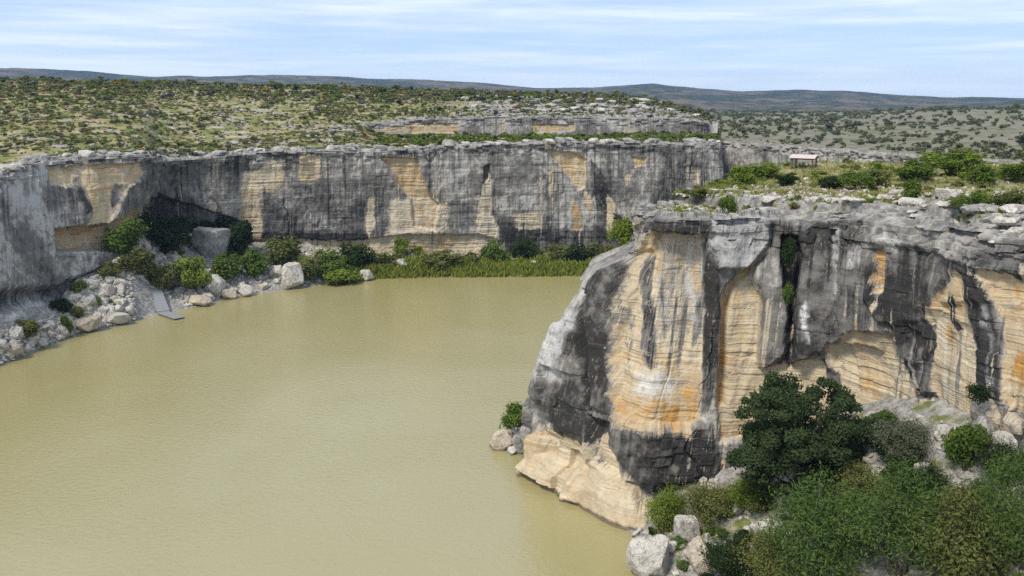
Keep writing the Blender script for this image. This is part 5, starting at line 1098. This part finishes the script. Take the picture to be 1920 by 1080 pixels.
# ---- small growth and stones on the near slope
xs = rg.uniform(13, 58, 5000); ys = rg.uniform(45, 98, 5000); zz = talus_h(xs, ys); cl = spline([r_[0:2] for r_ in NEAR_CLIFF[7:]], 300)
front_ok = ys < np.interp(xs, np.maximum.accumulate(cl[:, 0]), cl[:, 1]) + 1
m = (zz > 0.2) & front_ok; xs, ys, zz = xs[m], ys[m], zz[m]
rubble('rubble', np.column_stack([xs, ys, zz])[:1500], rg.uniform(0.2, 1.0, min(1500, len(xs))), M['rock'], 71, 'loose pale stones on the slope under the stained cliff')
for k in range(1500, 1545):
    s = rg.uniform(0.9, 1.9)
    boulder('rock' if rg.uniform() < 0.6 else 'grey', xs[k], ys[k], zz[k], s, s * rg.uniform(0.5, 0.8), f'{grade(s, 1.2, 1.6)} grey-white block {beside(xs[k], ys[k], SLOPE_MARKS)}', f'blocks {beside(xs[k], ys[k], SLOPE_MARKS)}', k=10 + int(rg.integers(0, 8)), tilt=0.25)
for k in range(1545, 1665):
    w = rg.uniform(1.6, 3.8); kd_ = str(rg.choice(['wisp', 'olive', 'dark', 'green'], p=[0.4, 0.2, 0.3, 0.1]))
    if xs[k] < 24 and ys[k] > 84 and w > 2.4: w *= 0.6
    nice = dict(NICE, wisp='feathery green')[kd_]
    bush(kd_, xs[k], ys[k], zz[k], w, w * rg.uniform(0.55, 0.85), f'{grade(w, 2.2, 3.1)} {nice} shrub {beside(xs[k], ys[k], SLOPE_MARKS)}', 'mid', int(rg.integers(0, 3)), f'{nice} shrubs {beside(xs[k], ys[k], SLOPE_MARKS)}', 'shrub')

for k in range(26):
    x, y = rg.uniform(31.5, 44), rg.uniform(70, 88); edge = float(np.interp(x, np.maximum.accumulate(cl[:, 0]), cl[:, 1]))
    y = min(y, edge - 1.5); z0 = float(talus_h(np.array([x]), np.array([y]))[0]); w = rg.uniform(1.8, 3.4); kd_ = str(rg.choice(['dark', 'wisp', 'green'], p=[0.5, 0.3, 0.2])); nice = dict(NICE, wisp='feathery green')[kd_]
    bush(kd_, x, y, z0, w, w * rg.uniform(0.55, 0.8), f'{grade(w, 2.2, 2.9)} {nice} brush close under the cliff {beside(x, y, SLOPE_MARKS)}', 'mid', int(rg.integers(0, 3)), f'{nice} brush under the cliff {beside(x, y, SLOPE_MARKS)}', 'shrub')

# ---- floating dock and its gangway on the far shore
def box_mesh(name, lx, ly, lz, bev=0.03):
    bm = bmesh.new(); bmesh.ops.create_cube(bm, size=1.0)
    for v in bm.verts: v.co = (v.co.x * lx, v.co.y * ly, v.co.z * lz)
    bmesh.ops.bevel(bm, geom=bm.edges[:], offset=bev, segments=1, affect='EDGES', profile=0.5)
    me = bpy.data.meshes.new(name); bm.to_mesh(me); bm.free(); return me
def part(name, size, loc, mat, parent, rot=(0, 0, 0), bev=0.02): return obj(name, box_mesh(name, *size, bev), mat, parent, loc, rot)
d = empty('floating_dock', (-80.3, 202.9, 0.0), math.atan2(-6.4, 6.0) + 0.06); Ld, Wd = 8.6, 2.7
part('float', (Ld * 0.96, Wd * 0.86, 0.34), (0, 0, 0.16), M['deck_dark'], d)
fr = part('frame', (Ld, Wd, 0.12), (0, 0, 0.39), M['alum'], d)
for k in range(18): part('plank', (Ld / 18 - 0.035, Wd - 0.12, 0.05), (-Ld / 2 + (k + 0.5) * Ld / 18, 0, 0.478), M['deck'], d, bev=0.008)
for sx in (-1, 1):
    for sy in (-1, 1): part('cleat', (0.22, 0.06, 0.08), (sx * Ld * 0.42, sy * Wd * 0.44, 0.545), M['alum'], d, bev=0.01)
tag(d, 'grey floating dock lying on the water below the rubble slope', 'dock')
A0, A1 = Vector((-83.2, 205.8, 0.62)), Vector((-87.4, 211.6, 5.2)); v = A1 - A0; Lg = v.length
g = empty('gangway', (A0 + A1) / 2); g.rotation_euler = (0, -math.asin(v.z / Lg), math.atan2(v.y, v.x)); Wg = 2.8
part('frame', (Lg, Wg, 0.10), (0, 0, -0.08), M['alum'], g)
for k in range(16): part('plank', (Lg / 16 - 0.035, Wg - 0.16, 0.05), (-Lg / 2 + (k + 0.5) * Lg / 16, 0, 0.0), M['deck'], g, bev=0.008)
for sy in (-1, 1): part('side_rail', (Lg, 0.07, 0.22), (0, sy * (Wg / 2 + 0.04), 0.05), M['alum'], g)
tag(g, 'sloping grey gangway leading down the bank to the floating dock', 'gangway')

# ---- picnic shelter on the near table
sx, sy = 52.3, 160.0; sz = float(near_h(np.array([sx]), np.array([sy]))[0])
s = empty('picnic_shelter', (sx, sy, sz - 0.35), -0.62); s.scale = (0.74, 0.74, 0.78); W, D_, H = 5.6, 3.8, 2.35
for ix in (-1, 1):
    for iy in (-1, 1): part('post', (0.26, 0.26, H + 0.4), (ix * (W / 2 - 0.35), iy * (D_ / 2 - 0.35), (H - 0.4) / 2), M['timber'], s)
for iy in (-1, 1): part('beam', (W - 0.3, 0.14, 0.2), (0, iy * (D_ / 2 - 0.35), H + 0.06), M['timber'], s)
for ix in (-1, 1): part('cross_beam', (0.12, D_ - 0.86, 0.18), (ix * (W / 2 - 0.35), 0, H + 0.05), M['timber'], s)
pitch = 0.33; sl = (D_ / 2 + 0.25) / math.cos(pitch)
for iy in (-1, 1):
    rp = part('roof_panel', (W + 0.7, sl, 0.07), (0, iy * (D_ / 4 + 0.125), H + 0.30 + (D_ / 4 + 0.1) * math.tan(pitch)), M['roof'], s, (-iy * pitch, 0, 0), 0.01)
    for k in range(7): part('seam', (0.05, sl, 0.04), (-W / 2 - 0.2 + k * (W + 0.4) / 6, 0, 0.052), M['roof'], rp, bev=0.005)
for ix in (-1, 1):
    hh = (D_ / 2) * math.tan(pitch)
    V = [(0, -D_ / 2, 0), (0, D_ / 2, 0), (0, 0, hh), (0.06, -D_ / 2, 0), (0.06, D_ / 2, 0), (0.06, 0, hh)]
    me = bpy.data.meshes.new('gable'); me.from_pydata(V, [], [(0, 1, 2), (5, 4, 3), (0, 3, 4, 1), (1, 4, 5, 2), (2, 5, 3, 0)]); obj('gable', me, M['timber'], s, (ix * (W / 2 - 0.1), 0, H + 0.22))
part('table_top', (1.8, 0.75, 0.06), (0, 0, 0.78), M['timber'], s)
for iy in (-1, 1): part('bench', (1.8, 0.28, 0.05), (0, iy * 0.68, 0.46), M['timber'], s)
for ix in (-1, 1): part('table_leg', (0.08, 1.4, 0.08), (ix * 0.6, 0, 0.40), M['timber'], s); part('table_leg', (0.08, 0.08, 0.75), (ix * 0.6, 0, 0.38), M['timber'], s)
tag(s, 'small open picnic shelter with pinkish gable roof on the near table', 'shelter')
# ---------------------------------------------------------------- the air between here and the far hills
def haze():
    lo, hi = np.array([-6900., -260., -8.5]), np.array([6900., 7000., 190.])
    V = [(x, y, z) for x in (lo[0], hi[0]) for y in (lo[1], hi[1]) for z in (lo[2], hi[2])]
    F = [(0, 1, 3, 2), (4, 6, 7, 5), (0, 4, 5, 1), (2, 3, 7, 6), (0, 2, 6, 4), (1, 5, 7, 3)]
    me = bpy.data.meshes.new('haze'); me.from_pydata(V, [], F)
    m = bpy.data.materials.new('haze_air'); m.use_nodes = True; n = m.node_tree.nodes; n.clear()
    o = n.new('ShaderNodeOutputMaterial'); v = n.new('ShaderNodeVolumePrincipled')
    v.inputs['Color'].default_value = (0.46, 0.68, 1.0, 1); v.inputs['Density'].default_value = HAZE; v.inputs['Anisotropy'].default_value = 0.15
    m.node_tree.links.new(v.outputs[0], o.inputs['Volume'])
    return tag(obj('haze', me, m), 'thin blue air haze over the whole landscape', 'haze', kind='stuff')
HAZE = 0.00008
haze()
